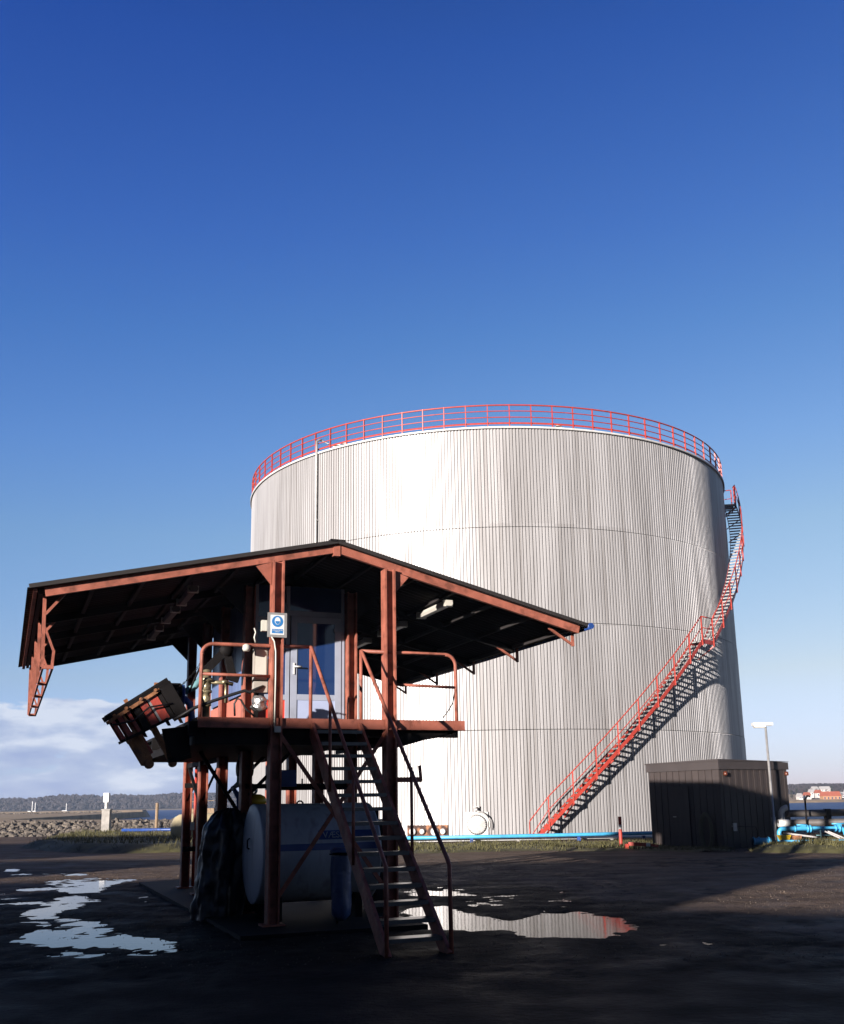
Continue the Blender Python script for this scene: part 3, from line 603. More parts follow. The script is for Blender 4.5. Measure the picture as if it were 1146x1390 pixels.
# fluorescent fittings under the roof
def fitting(e,b0,b1,label,m='lampw'):
    z=zroof(e)-.16; L_=b1-b0
    t=thing('fluorescent_light',label,'light',(e,(b0+b1)/2,z),SM,'fluorescent lights under the canopy')
    MB(SM).prism([(e-.05,b0,z+.03),(e+.05,b0,z+.03),(e+.07,b0,z-.02),(e+.045,b0,z-.06),(e-.045,b0,z-.06),(e-.07,b0,z-.02)],(0,L_,0)).build('housing',m,t)
    for y in (b0+.03,b1-.1): MB(SM).box((e-.078,y,z-.065),(e+.078,y+.07,z+.035)).build('end_cap','lampw',t)
    for y in (b0+.2,b1-.2): MB(SM).bar((e,y,z+.03),(e,y,z+.12),.02,.02,(0,1,0)).build('hanger','dark',t)
fitting(2.86,.52,1.75,'nearest white fluorescent light right of the front right post')
fitting(2.86,2.5,3.7,'middle fluorescent light in the dark right half of the canopy')
fitting(2.86,4.4,5.6,'farthest fluorescent light of the right row, beside the cabin')
fitting(-1.0,1.0,2.2,'nearest dark fluorescent light under the left half of the canopy','greypipe')
fitting(-1.0,2.7,3.9,'middle dark fluorescent light under the left half of the canopy','greypipe')
fitting(-1.0,4.6,5.8,'farthest dark fluorescent light under the left half of the canopy','greypipe')
# cabinets on deck
t=thing('electric_cabinet','tall pale grey electric cabinet behind the left guard rail','cabinet',(-.1,.9,ZD),SM)
b=MB(SM); b.box((-.28,.10,3.29),(-.10,.22,3.73)); b.build('body','beige',t); MB(SM).box((-.265,.094,3.31),(-.115,.10,3.71)).build('door','lampw',t)
MB(SM).box((-.28,.1,3.12),(-.09,.22,3.27)).build('terminal_box','beige',t); MB(SM).box((-.25,.2,ZD),(-.19,.24,3.3)).build('stand','dark',t)
b=MB(SM); b.lathe([(0,0),(.08,0),(.11,.04),(.10,.09),(.11,.13),(.08,.18),(0,.19)],(-.19,.16,ZD+.12),(0,0,1),14); o=b.build('foil_bundle','foil',None,(-.19,.16,ZD))
for v in o.data.vertices: v.co+=Vector((noise.noise(v.co*11),noise.noise(v.co*13+Vector((5,0,0))),noise.noise(v.co*12+Vector((0,7,0)))))*.05
tag(o,'crumpled silver wrapped bundle on the deck below the grey cabinet','bundle')
tag(MB(SM).lathe([(0,0),(.04,0),(.055,.03),(.05,.08),(.02,.1),(0,.1)],(-.43,-.05,3.66),(0,0,1),12).build('floodlight','lampw',None,(-.43,-.05,3.66)),'little white lamp head hanging under the left guard rail','lamp')
# ---------------------------------------------------------------- loading arm
la=thing('marine_loader','dark articulated loading arm with brass valve behind the left guard rail','loading arm',(-.75,.7,ZD),SM)
MB(SM).bar((-.72,1.45,3.56),(-.43,1.45,3.88),.12,.12).build('lower_arm','dark',la)
MB(SM).bar((-.43,1.42,3.90),(-.32,1.42,3.50),.11,.11).lathe([(0,-.07),(.10,-.07),(.10,.07),(0,.07)],(-.42,1.42,3.88),(0,1,0),14).bar((-.40,1.42,3.50),(-.22,1.42,3.45),.09,.11).build('upper_arm','dark',la)
b=MB(SM); b.lathe([(.05,0),(.05,.18),(.075,.19),(.075,.22),(.05,.23),(.06,.3),(.05,.36),(.08,.37),(.08,.40),(.055,.41),(.055,.52),(.085,.53),(.085,.57),(.05,.58),(.07,.68),(0,.70)],(-.87,.45,ZD),(0,0,1),16); b.build('valve_stack','brass',la)
MB(SM).tube([(-.87,.45,3.28),(-.6,.45,3.28),(-.5,.45,3.26)],.028,8).lathe([(0,0),(.05,0),(.05,.05),(0,.05)],(-.62,.45,3.26)).tube([(-.6,.45,3.28),(-.6,.45,3.0)],.018,6).build('side_branch','brass',la)
b=MB(SM); b.lathe([(0,-.13),(.14,-.13),(.14,.05),(.10,.06),(0,.06)],(-1.27,.5,3.12),(1,0,0),20); b.build('counterweight','dark',la)
b=MB(SM); b.lathe([(0,0),(.17,0),(.17,.03),(0,.03)],(-1.20,.5,3.07),(1,0,0),20); b.tube([(-1.18,.5,3.06),(-1.08,.5,2.98),(-1.05,.5,2.8),(-1.05,.5,2.5)],.05,10); b.build('flanged_elbow','bluedark',la)
MB(SM).tube([(-1.16,.5,3.14),(-1.02,.5,3.22),(-.9,.5,3.38)],.045,10).build('blue_pipe','teal',la)
MB(SM).tube([(-1.12,.35,3.12),(-1.06,.3,3.30),(-1.0,.2,3.47),(-.98,.1,3.47)],.014,6).build('lever','dark',la)
cable=MB(SM).tube([(-1.35,.1,2.72),(-1.1,.05,2.88),(-.85,.05,2.98),(-.6,.05,3.07),(-.42,.05,3.13),(-.35,.05,3.11),(-.25,.05,3.16),(-.15,.1,3.20)],.022,8).build('hose','rubber',None,(-1.3,.1,2.7))
tag(cable,'thick black hose slanting across the deck front to the grey cabinet','hose')
h2=MB(SM).tube([(-.55,.03,ZD+.02),(-.56,.03,2.95),(-.52,.03,3.02),(-.47,.03,3.0),(-.4,.03,2.88),(-.28,.03,ZD+.02)],.014,6).build('hose','rubber',None,(-.5,.03,ZD)); tag(h2,'thin black hose looped in front of the red side boards','hose')
# chain
ch=MB(SM); p0=Vector((-1.34,.25,3.14)); p1=Vector((-1.03,.02,3.49)); n=17
for i in range(n):
    t_=(i+.5)/n; c=p0.lerp(p1,t_); c.z-=.05*math.sin(PI*t_); dv=(p1-p0).normalized(); up=Vector((0,1,0)) if i%2 else dv.cross(Vector((0,1,0)))
    ch.tube([c+dv*(.02*math.cos(a))+up*(.011*math.sin(a)) for a in [k*PI/4 for k in range(8)]],.0045,4,True)
tag(ch.build('chain','dark',None,tuple(p0)),'short dark chain from the guard rail to the folding gangway','chain')
# ---------------------------------------------------------------- folding gangway
gw=thing('folding_gangway','rusty ribbed folding gangway hanging off the left end of the deck','gangway',(-1.6,.5,2.2),SM)
A=Vector((-2.20,0,2.745)); B=Vector((-1.47,0,3.24)); dd=(B-A).normalized(); dn=Vector((.40,0,-.70)).normalized()
def gp(u,v,bb): p=A+(B-A)*u+dn*v; return (p.x,bb,p.z)
for bb in (.15,.5):
    MB(SM).bar(gp(-.02,.0,bb),gp(1.04,.0,bb),.05,.07,(-.5,0,.8)).build('top_beam','dark',gw)
    MB(SM).bar(gp(.0,.06,bb-.01),gp(.86,.055,bb-.01),.03,.045,(-.5,0,.8)).build('rusty_strap','rust',gw)
    MB(SM).bar(gp(.02,.37,bb),gp(.97,.47,bb),.03,.035,(-.5,0,.8)).build('bottom_rail','dark',gw)
MB(SM).prism([gp(-.0,.0,.12),gp(1.0,.0,.12),gp(1.0,.0,.54),gp(-.0,.0,.54)],tuple(dn*-.02)).build('deck_sheet','dark',gw)
MB(SM).prism([gp(.86,.02,.13),gp(1.06,.02,.13),gp(1.08,.56,.13),gp(.90,.50,.13)],(0,.4,0)).build('end_plate','dark',gw)
MB(SM).box((-1.58,.4,3.18),(-1.50,.46,3.25)).build('lug','rust',gw); MB(SM).bar(gp(.36,-.02,.2),gp(.36,-.08,.2),.03,.05).build('lug','rust',gw)
rib=[(.03,.05,'rustred'),(.13,.07,'rustred'),(.21,.03,'rust'),(.28,.05,'rustred'),(.38,.10,'dark'),(.50,.11,'rustred'),(.63,.03,'galv'),(.66,.13,'rustred'),(.80,.06,'dark')]
for u,w,m in rib:
    for bb in (.16,.47):
        MB(SM).prism([gp(u,.07,bb),gp(u+w,.07,bb),gp(u+w+.02,.37+.1*u,bb),gp(u+.02,.37+.1*u,bb)],(0,.03,0)).build('rib',m,gw)
MB(SM).prism([gp(.03,.05,.4),gp(.95,.05,.4),gp(.97,.22,.4),gp(.06,.16,.4)],(0,.02,0)).build('inner_plate','dark',gw)
for u,v0,v1_,m in ((.08,.38,.46,'rust'),(.34,.40,.50,'dark'),(.46,.40,.47,'rust'),(.72,.42,.54,'dark'),(.90,.44,.60,'rust')):
    MB(SM).prism([gp(u,v0,.15),gp(u+.05,v0,.15),gp(u+.045,v1_,.15),gp(u+.01,v1_-.02,.15)],(0,.06,0)).build('hinge_lug',m,gw)
for u in (.1,.3,.55,.8): MB(SM).cyl(gp(u,.03,.12),.022,.03,(0,-1,0),8).build('bolt','rust',gw)
MB(SM).tube([gp(.02,.12,.12),gp(.3,.22,.10),gp(.6,.18,.10),gp(.93,.30,.12)],.012,6).build('loose_cable','rubber',gw)
def finger(u,w,v1,m,fork=True):
    b=MB(SM); b.prism([gp(u,.33,.3),gp(u+w,.33,.3),gp(u+w*.9,v1*.93,.3),gp(u+w*.45,v1,.3),gp(u+.1*w,v1*.93,.3)],(0,.05,0))
    if fork: b.lathe([(0,0),(w*.55,0),(w*.55,.07),(0,.07)],(gp(u+w*.5,v1*.96,.27)),(0,1,0),14)
    b.build('hanging_arm',m,gw)
finger(.11,.24,.84,'rust',False); finger(.50,.10,1.02,'rust')
MB(SM).cyl(gp(.24,.82,.26),.06,.1,(0,1,0),12).build('hinge_eye','rust',gw)
MB(SM).bar(gp(.335,.4,.34),gp(.35,.72,.34),.02,.05,(1,0,.5)).build('hanging_strap','rustred',gw)
MB(SM).prism([(-1.47,.3,2.62),(-1.12,.3,2.66),(-1.08,.3,2.28),(-1.22,.3,2.20),(-1.37,.3,2.17)],(0,.05,0)).build('flap_plate','dark',gw)
MB(SM).tube([(-1.37,.28,2.20),(-1.25,.28,2.21),(-1.08,.28,2.26)],.03,8).build('lip_pipe','dark',gw)
# ---------------------------------------------------------------- vertical pipes at the left rear posts
t=thing('riser_pipes','bundle of three upright red pipes clamped beside the rear left post','pipes',(.14,6.95,0),SM)
for e,r_ in ((.12,.03),(.18,.028),(.26,.045)): MB(SM).tube([(e,6.9,.1),(e,6.9,2.45)],r_,10).build('pipe','railred',t)
for z in (.75,1.95): MB(SM).box((-.1,6.84,z),(.33,6.88,z+.09)).build('clamp','dark',t)
MB(SM).box((.03,6.8,1.15),(.10,6.86,1.3)).build('label_plate','signwhite',t)
# ---------------------------------------------------------------- horizontal white drum tank
dt=thing('drum_tank','stained white horizontal drum tank with blue stripes under the deck','tank',(.75,.95,0),SM)
rz,rc=.68,.935
b=MB(SM); b.lathe([(rz,0),(rz,1.66)],(-.06,.95,rc),(1,0,0),48); sh=b.build('shell','drum',dt)
b=MB(SM); b.lathe([(0,-.07),(.3,-.062),(.55,-.035),(.66,-.01),(rz+.004,.0),(rz+.004,.03)],(-.06,.95,rc),(1,0,0),48); hd=b.build('end_cap','drum',dt)
MB(SM).tube([(-.14,.80,1.15),(-.17,.80,1.12),(-.17,.80,1.02),(-.14,.80,1.0)],.012,6).build('handle','dark',hd)
MB(SM).lathe([(rz+.004,0),(rz+.004,.03),(.66,.04),(.5,.07),(0,.09)],(1.60,.95,rc),(1,0,0),48).build('end_cap','drum',dt)
def stripe(z0,z1,e0,e1,m='bluestripe',d=.003):
    b=MB(SM); a0=math.asin((z0-rc)/rz);a1=math.asin((z1-rc)/rz); vs=[];k=5
    for i in range(k+1):
        a=a0+(a1-a0)*i/k
        for e in (e0,e1): vs.append((e,.95-(rz+d)*math.cos(a),rc+(rz+d)*math.sin(a)))
    return b.add(vs,[(2*i,2*i+1,2*i+3,2*i+2) for i in range(k)],True)
stripe(.98,1.07,0,1.57).build('stripe','bluestripe',dt); stripe(1.12,1.24,0,.12).build('stripe','bluestripe',dt); stripe(1.12,1.24,1.25,1.57).build('stripe','bluestripe',dt); stripe(1.12,1.24,.72,1.18).build('stripe','bluestripe',dt)
text('VÆSKE','lettering','drum',dt,.125,SM@Matrix.Translation((.97,.95-rz-.012+.035,1.18))@Matrix.Rotation(PI/2-.33,4,'X'),.003)
for e in (.2,1.35): MB(SM).box((e-.05,.45,-.02),(e+.05,1.45,.38)).build('saddle','dark',dt)
for e in (.62,1.2): MB(SM).tube(arc((e,.95,rc+rz-.01),.045,0,PI,(1,0,0),(0,0,1),8),.012,6).build('lifting_eye','dark',dt)
# pump equipment behind the drum
t=thing('pump','dark pump stand with bright yellow round cap behind the white drum tank','pump',(.2,1.9,0),SM)
MB(SM).lathe([(0,0),(.10,0),(.15,.03),(.15,.08),(.12,.13),(.06,.16),(0,.165)],(.20,1.9,1.60),(0,0,1),20).build('motor_cover','yellow',t); MB(SM).box((.06,1.7,-.02),(.34,2.1,1.60)).build('pump_body','dark',t)
b=MB(SM); b.lathe([(.075,-.03),(.095,0),(.075,.03),(.055,0),(.075,-.03)],(.12,1.9,1.83),(0,1,0),20); b.bar((-.15,1.9,1.86),(.05,1.9,1.94),.03,.03); b.tube([(-.17,1.9,1.84),(-.02,1.9,1.95),(.1,1.9,1.93)],.02,6)
tag(b.bar((.12,1.95,1.6),(.12,1.95,1.78),.03,.03).build('hand_valve','galv',None,(.12,1.9,1.6)),'small round valve wheel just above the yellow pump cap','valve')
t=thing('switch_box','dark blue switch box bolted on a bar above the drum tank','switch box',(.34,.6,1.83),SM)
MB(SM).box((.22,.55,1.85),(.46,.68,2.08)).build('body','bluedark',t); MB(SM).box((.1,.6,1.80),(1.3,.64,1.84)).build('mounting_bar','dark',t); MB(SM).bar((.56,.62,1.84),(.56,.62,1.96),.02,.02,(1,0,0)).build('lever','dark',t)
t=thing('pump_cabinet','black pump cabinet standing behind the stairs by the right post','cabinet',(1.86,1.0,0),SM)
MB(SM).box((1.72,.8,-.02),(2.05,1.3,1.34)).build('body','dark',t); MB(SM).box((1.70,.78,1.34),(2.07,1.32,1.37)).build('lid','galv',t); MB(SM).box((1.80,1.0,1.37),(1.85,1.05,1.5)).build('knob','dark',t)
t=thing('valve_cluster','dark valve and pipe cluster hanging under the deck behind the left posts','valves',(.12,3.2,1.6),SM)
MB(SM).lathe([(0,-.12),(.13,-.12),(.13,.12),(0,.12)],(.2,2.8,2.18),(1,0,0),16).tube([(.2,2.8,2.1),(.2,2.8,2.5)],.05,8).build('valve_body','dark',t)
MB(SM).tube([(.12,2.8,2.4),(.1,2.8,1.95),(.02,2.8,1.85)],.03,8).build('blue_pipe','teal',t)
MB(SM).tube([(-.02,2.7,1.9),(.1,2.7,1.72),(.12,2.7,1.45),(.1,2.7,1.1)],[.03,.05,.05,.03],10).build('elbow','bluedark',t)
MB(SM).cyl((.28,2.66,2.2),.05,.04,(0,-1,0),12).build('dial','galv',t)
# tarpaulin heap
def tarp():
    b=MB(SM); n,mr=120,60; vs=[]
    for j in range(mr+1):
        t_=j/mr; z=1.66*min(1,t_*1.25) if t_<.8 else 1.66; rad=.33 if t_<.62 else .33*math.cos((t_-.62)/.38*PI/2)
        z=1.18*(t_/.62) if t_<.62 else 1.18+.37*math.sin((t_-.62)/.38*PI/2)
        for k in range(n):
            a=2*PI*k/n; fold=.03*math.sin(7*a+3*t_)+.012*math.sin(15*a-5*t_)*(1-t_*.6)+.035*noise.noise((3*math.cos(a),3*math.sin(a),9*t_))+.015*noise.noise((8*math.cos(a)+5*t_,8*math.sin(a),20*t_))
            r=(rad*(1.1-.1*t_)+fold*(1 if t_<.9 else .2)); vs.append((-.37+r*math.cos(a)+.08*z,1.75+r*.95*math.sin(a),z+.02*math.sin(5*a+9*t_)))
    fs=[(j*n+k,j*n+(k+1)%n,(j+1)*n+(k+1)%n,(j+1)*n+k) for j in range(mr) for k in range(n)]
    fs.append(tuple(mr*n+k for k in range(n))); return b.add(vs,fs,True)
tag(tarp().build('covered_drum','tarp',None,(-.42,1.75,0)),'tall round drum wrapped in creased black tarpaulin left of the white tank','drum')
# waste bag stand
t=thing('waste_bag_stand','blue plastic waste bag hanging in a stand in front of the white tank','waste bag',(.84,-.35,0),SM)
b=MB(SM); n=26; vs=[]; prof=[(.13,.93),(.135,.75),(.125,.5),(.13,.3),(.115,.18),(.06,.11)]
for r_,z in prof:
    for k in range(n):
        a=2*PI*k/n; rr_=r_*(1+.07*math.sin(5*a+z*9)+.05*math.sin(9*a-z*14)); vs.append((.84+rr_*math.cos(a),-.35+rr_*math.sin(a),z))
b.add(vs,[(j*n+k,j*n+(k+1)%n,(j+1)*n+(k+1)%n,(j+1)*n+k) for j in range(5) for k in range(n)]+[tuple(5*n+k for k in range(n))],True); b.build('bag','binblue',t)
MB(SM).lathe([(0,.0),(.10,.0),(.15,-.035),(.15,-.06),(.13,-.06)],(.84,-.35,1.03),(0,0,1),20).build('lid','binblue',t)
b=MB(SM); b.tube([(.84+.15*math.cos(a),-.35+.15*math.sin(a),.95) for a in [k*PI/8 for k in range(16)]],.01,6,True); b.tube([(.84,-.19,.95),(.84,-.19,0)],.014,6); b.box((.74,-.45,-.01),(.94,-.19,.02)); b.build('stand','dark',t)
tag(MB(SM).lathe([(0,0),(.06,0),(.06,.30),(.03,.35),(.02,.4),(0,.4)],(-.08,2.25,.65),(0,0,1),14).cyl((-.08,2.25,.6),.001,.001).build('chemical_canister','signwhite',None,(-.08,2.25,0)),'small white canister in the gap left of the white drum tank','canister')
# ---------------------------------------------------------------- shed
SC,SLf,SRt=Vector((9.40,33.8,0)),Vector((7.69,36.5,0)),Vector((12.2,35.6,0)); SB=SLf+SRt-SC
shd=thing('utility_shed','low dark brown boarded shed with flat roof in front of the tank','shed',tuple(SC))
HT=2.5
def wall(p,q,zt,seed):
    b=MB(); d=(q-p); L_=d.length; d.normalize(); nrm=Vector((d.y,-d.x,0)); n=int(L_/.145)
    for i in range(n):
        a=p+d*(i*L_/n); c=p+d*((i+1)*L_/n-.012); off=nrm*(.012 if i%2 else 0)
        b.prism([a+off-nrm*.02,c+off-nrm*.02,c+off,a+off],(0,0,zt))
    b.prism([p-nrm*.05,q-nrm*.05,q-nrm*.03,p-nrm*.03],(0,0,zt)); return b
wall(SLf,SC,HT,1).build('wall','shed',shd); wall(SC,SRt,HT,2).build('wall','shed',shd); wall(SRt,SB,HT,3).build('wall','shed',shd); wall(SB,SLf,HT,4).build('wall','shed',shd)
cen=(SLf+SRt)/2
def ring(k,z0,z1,drop=0):
    P=[cen+(c-cen)*k for c in (SLf,SC,SRt,SB)]
    b=MB(); zz=[z1-.03,z1,z1-.06,z1-.08]
    b.add([(p.x,p.y,z0) for p in P]+[(p.x,p.y,z) for p,z in zip(P,zz)],[(3,2,1,0),(4,5,6,7),(0,1,5,4),(1,2,6,5),(2,3,7,6),(3,0,4,7)]); return b
ring(1.035,HT,2.80).build('roof_fascia','shedtrim',shd); ring(1.05,2.76,2.83).build('roof_trim','shedtrim',shd)
nf=Vector(((SC-SLf).y,-(SC-SLf).x,0)).normalized(); df=(SC-SLf).normalized(); nr=Vector(((SRt-SC).y,-(SRt-SC).x,0)).normalized(); dr=(SRt-SC).normalized()
pd=SLf+df*1.0+nf*.02
dv=MB().prism([pd,pd+df*.85,pd+df*.85+nf*.03,pd+nf*.03],(0,0,2.0)).build('door','shed',shd)
h=pd+df*.12+nf*.05; MB().bar(h+Vector((0,0,1.0)),h+df*.13+Vector((0,0,1.0)),.03,.025).build('handle','galv',dv)
def amber(p,label,n_):
    t=thing('wall_lamp',label,'lamp',tuple(p),ID,'orange lamps on the shed wall')
    MB().lathe([(0,0),(.05,0),(.07,.03),(.06,.12),(0,.14)],p+n_*.06-Vector((0,0,.07)),(0,0,1),14).build('lens','amber',t); MB().bar(p,p+n_*.06,.10,.05).build('bracket','dark',t)
amber(SC+dr*.22+nr*.02+Vector((0,0,2.37)),'orange wall lamp near the front corner under the shed roof',nr); amber(SRt-dr*.1+nr*.02+Vector((0,0,2.37)),'orange wall lamp at the far right end under the shed roof',nr)
p=SC+dr*.52+nr*.03
t=thing('socket_outlet','small white socket with a thin trailing cable on the shed side wall','socket',tuple(p+Vector((0,0,.6))))
MB().box((p.x-.07,p.y-.08,.55),(p.x+.05,p.y+.02,.80)).build('box','white',t); MB().bar(p+Vector((-.22,-.02,.70)),p+Vector((-.05,-.02,.70)),.03,.03).build('plug','white',t)
q=p+dr*1.0; MB().tube([p+Vector((.05,0,.7)),p+dr*.45+nr*.01+Vector((0,0,.68)),q+Vector((0,0,.66)),q+dr*.06+Vector((0,0,.5)),q+dr*.02+Vector((0,0,.2))],.012,6).build('cable','dark',t)
b=MB(); hp=SC-df*.62+nf*.10
for i in range(9):
    w=.16+.018*i; b.tube([hp+df*(w*math.cos(a)+.02*math.sin(i*3))+nf*(.006*(i%4))+Vector((0,0,.55+(.50+.012*i)*math.sin(a))) for a in [k*PI/12 for k in range(24)]],.011,6,True)
hs_=tag(b.build('coiled_hose','hose',None,tuple(hp)),'green garden hose hanging in a tall coil on the shed front','hose')
# ---------------------------------------------------------------- street lamp
t=thing('street_lamp','tall pale lamp post with flat white head right of the shed','street lamp',(11.30,34.6,.1))
MB().lathe([(.068,0),(.068,.85),(.045,.87),(.036,3.80),(0,3.80)],(11.30,34.6,.1),(0,0,1),14).build('pole','galv',t)
hd=MB().box((10.87,34.5,3.93),(11.53,34.74,4.03)).box((10.91,34.52,3.88),(11.29,34.72,3.93)).build('lamp_head','white',t)
MB().box((10.93,34.53,3.86),(11.26,34.71,3.88)).build('lens','lampw',hd)
# bollard & fallen barrier
t=thing('marker_bollard','upright red marker post with a white band in front of the tank','bollard',(6.6,36.5,0)); 
MB().cyl((6.6,36.5,-.02),.06,.62,n=14).cyl((6.6,36.5,.75),.06,.27,n=14).build('post','railred',t); MB().cyl((6.6,36.5,.60),.0605,.15,n=14).build('band','white',t)
t=thing('barrier_board','fallen red barrier board with a pale band lying by the shed','barrier',(6.9,34.2,.1))
MB().bar((6.42,34.2,.20),(6.97,34.1,.17),.04,.11).bar((7.1,34.1,.16),(7.35,34.05,.12),.04,.08).build('board','railred',t); MB().bar((6.97,34.1,.17),(7.1,34.1,.16),.04,.1).build('band','white',t); MB().box((6.3,34.15,-.02),(6.42,34.3,.2)).build('foot','railred',t)
# ---------------------------------------------------------------- pipework right of the shed
t=thing('lagged_pipe','upper grey lagged pipe with pale elbow right of the shed','pipe',(13,34.9,.2))
MB().tube([(11.62,34.75,.6),(11.62,34.75,1.05)]+arc((11.82,34.75,1.05),.20,PI,PI/2,(1,0,0),(0,0,1),6),.095,12).build('elbow','white',t)
MB().tube([(11.8,34.75,1.06),(12.2,34.8,1.06),(24,34.8,1.08)],.115,14).build('pipe','greypipe',t)
for x in (13.15,16.3): MB().box((x-.08,34.68,.0),(x+.08,34.92,1.19)).build('support','dark',t)
t=thing('lagged_pipe','lower grey lagged pipe running right from the shed','pipe',(13,34.5,.2))
MB().tube([(11.4,34.5,.76),(24,34.5,.78)],.11,14).build('pipe','greypipe',t); MB().tube([(11.4,34.5,.76),(11.75,34.5,.76)],.122,14).build('sleeve','white',t)
t=thing('valve_manifold','light blue flanged pipe manifold in front of the grey pipes','pipework',(12.2,34,.2))
MB().tube([(11.24,34,.2),(11.24,34,.46)]+arc((11.38,34,.46),.14,PI,PI/2,(1,0,0),(0,0,1),6)+[(11.6,34,.60),(13.2,34,.58)]+arc((13.2,34,.41),.17,PI/2,-.2,(1,0,0),(0,0,1),6),.07,12).build('pipe','blue',t)
for x,r_ in ((11.74,.10),(12.14,.12),(12.23,.12),(13.04,.105),(13.16,.13)): MB().lathe([(0,0),(r_,0),(r_,.04),(0,.04)],(x,34,.59),(1,0,0),18).build('flange','blue',t)
MB().box((11.95,33.92,.65),(12.10,34.08,.71)).tube([(11.83,34,.71),(12.15,34,.71)],.025,8).tube([(12.96,34,.73),(13.4,34,.73)],.025,8).box((13.1,33.92,.63),(13.24,34.08,.72)).build('valve_top','blue',t)
MB().tube([(12.55,33.93,.55),(12.55,33.93,.22)],.025,8).tube([(12.4,33.93,.38),(12.9,33.93,.38)],.018,6).build('drain_pipe','teal',t)
MB().box((12.3,34.2,.0),(13.6,34.35,.45)).build('base_frame','dark',t)
t=thing('timber_props','crossed pale timber props leaning under the blue manifold','props',(12.6,33.6,.2))
MB().bar((12.56,33.6,.51),(13.1,33.6,.25),.04,.04).bar((12.66,33.6,.51),(13.15,33.6,.29),.04,.04).bar((11.24,33.6,.48),(12.3,33.6,.33),.04,.05).build('prop','slate',t)
tag(MB().tube([(11.0,33.2,.25),(17,33.2,.22)],.032,8).build('hose_pipe','blue',None,(11.5,33.2,.2)),'thin light blue pipe lying on the grass edge at the right','pipe')
tag(MB().prism([(11.05,33.4,.42),(11.42,33.4,.42),(11.34,33.4,.25),(11.13,33.4,.25)],(0,.3,0)).build('drip_bucket','yellow',None,(11.2,33.5,.2)),'yellow plastic trough beside the foot of the lamp post','trough')
tag(MB().prism([(11.46,33.4,.40),(11.75,33.4,.40),(11.71,33.4,.25),(11.5,33.4,.25)],(0,.25,0)).build('drip_bucket','rust',None,(11.6,33.5,.2)),'brown trough just right of the yellow trough','trough')
t=thing('pipe_stub','blue flanged pipe stub on the ground at the shed corner','pipe stub',(10.6,33.8,.1))
MB().lathe([(0,0),(.115,0),(.115,.56),(0,.56)],(10.32,33.8,.22),(1,0,0),18).build('pipe','blue',t)
for x in (10.32,10.5,10.8): MB().lathe([(0,0),(.15,0),(.15,.035),(0,.035)],(x,33.8,.22),(1,0,0),18).build('flange','blue',t)
tag(MB().tube([(12.25,34.3,.2),(12.28,34.3,1.5),(12.36,34.3,1.62),(12.45,34.3,1.60)],.03,8).build('standpipe','dark',None,(12.25,34.3,.2)),'thin black standpipe rising in front of the grey pipes','pipe')
# ---------------------------------------------------------------- left side objects
t=thing('marker_post','square concrete marker post with a white lamp box on its pole','marker post',(-18.36,60,0))
MB().box((-18.60,59.82,-.1),(-18.16,60.28,1.46)).build('pillar','conc',t); MB().box((-18.64,59.78,1.46),(-18.12,60.32,1.52)).build('cap','conc',t); MB().cyl((-18.42,60,1.54),.09,.4).build('pole','white',t); MB().box((-18.58,59.9,1.9),(-18.28,60.2,2.42)).build('lamp_box','white',t)
tag(MB().cyl((-15.9,61.5,-.5),.09,2.32,n=10).build('wooden_stake','wood',None,(-15.9,61.5,0)),'slim weathered wooden stake in front of the rock bank','stake')
t=thing('pipeline','dark blue pipe on short legs left of the cream vessel','pipe',(-14.6,56,0))
MB().tube([(-16.3,56,.42),(-10,56,.40)],.08,10).build('pipe','bluedark',t); MB().bar((-14.6,56,.4),(-14.5,56,-.05),.08,.05).build('support','bluedark',t); MB().bar((-12,56,.4),(-12,56,-.05),.08,.05).build('support','bluedark',t)
t=thing('pressure_vessel','cream horizontal pressure vessel with domed end behind the left posts','vessel',(-9,45,0))
MB().lathe([(0,-.62),(.25,-.58),(.45,-.47),(.58,-.28),(.62,0),(.62,3.0),(.4,3.4),(0,3.5)],(-10.4,45,.68),(1,.25,0),36).build('shell','cream',t)
for x in (-9.6,-8.0): MB().box((x-.1,44.7+(x+9.6)*.25,-.02),(x+.1,45.3+(x+9.6)*.25,.3)).build('saddle','conc',t)
# small boat seen between the posts
t=thing('moored_boat','small wooden boat with teal hull seen between the left posts','boat',(-15.3,70,-1.05))
hull=[(-16.6,69.3,.95),(-13.8,69.3,.95),(-13.4,70,.95),(-13.8,70.8,.95),(-16.6,70.8,.95),(-16.9,70,.95)]
b=MB(); low=[(x*.9-1.52,y,-1.2) for x,y,_ in hull]; n=6; b.add(low+hull,[tuple(range(n))[::-1],tuple(range(n,2*n))]+[(i,(i+1)%n,n+(i+1)%n,n+i) for i in range(n)]); b.build('hull','teal',t)
MB().box((-16.3,69.5,.95),(-14.2,70.5,1.45)).build('wheelhouse','wood',t); MB().cyl((-15.0,70,1.4),.04,3.2,n=6).build('mast','dark',t); MB().bar((-15.8,70,1.9),(-14.3,70,1.95),.03,.03).build('spar','wood',t)
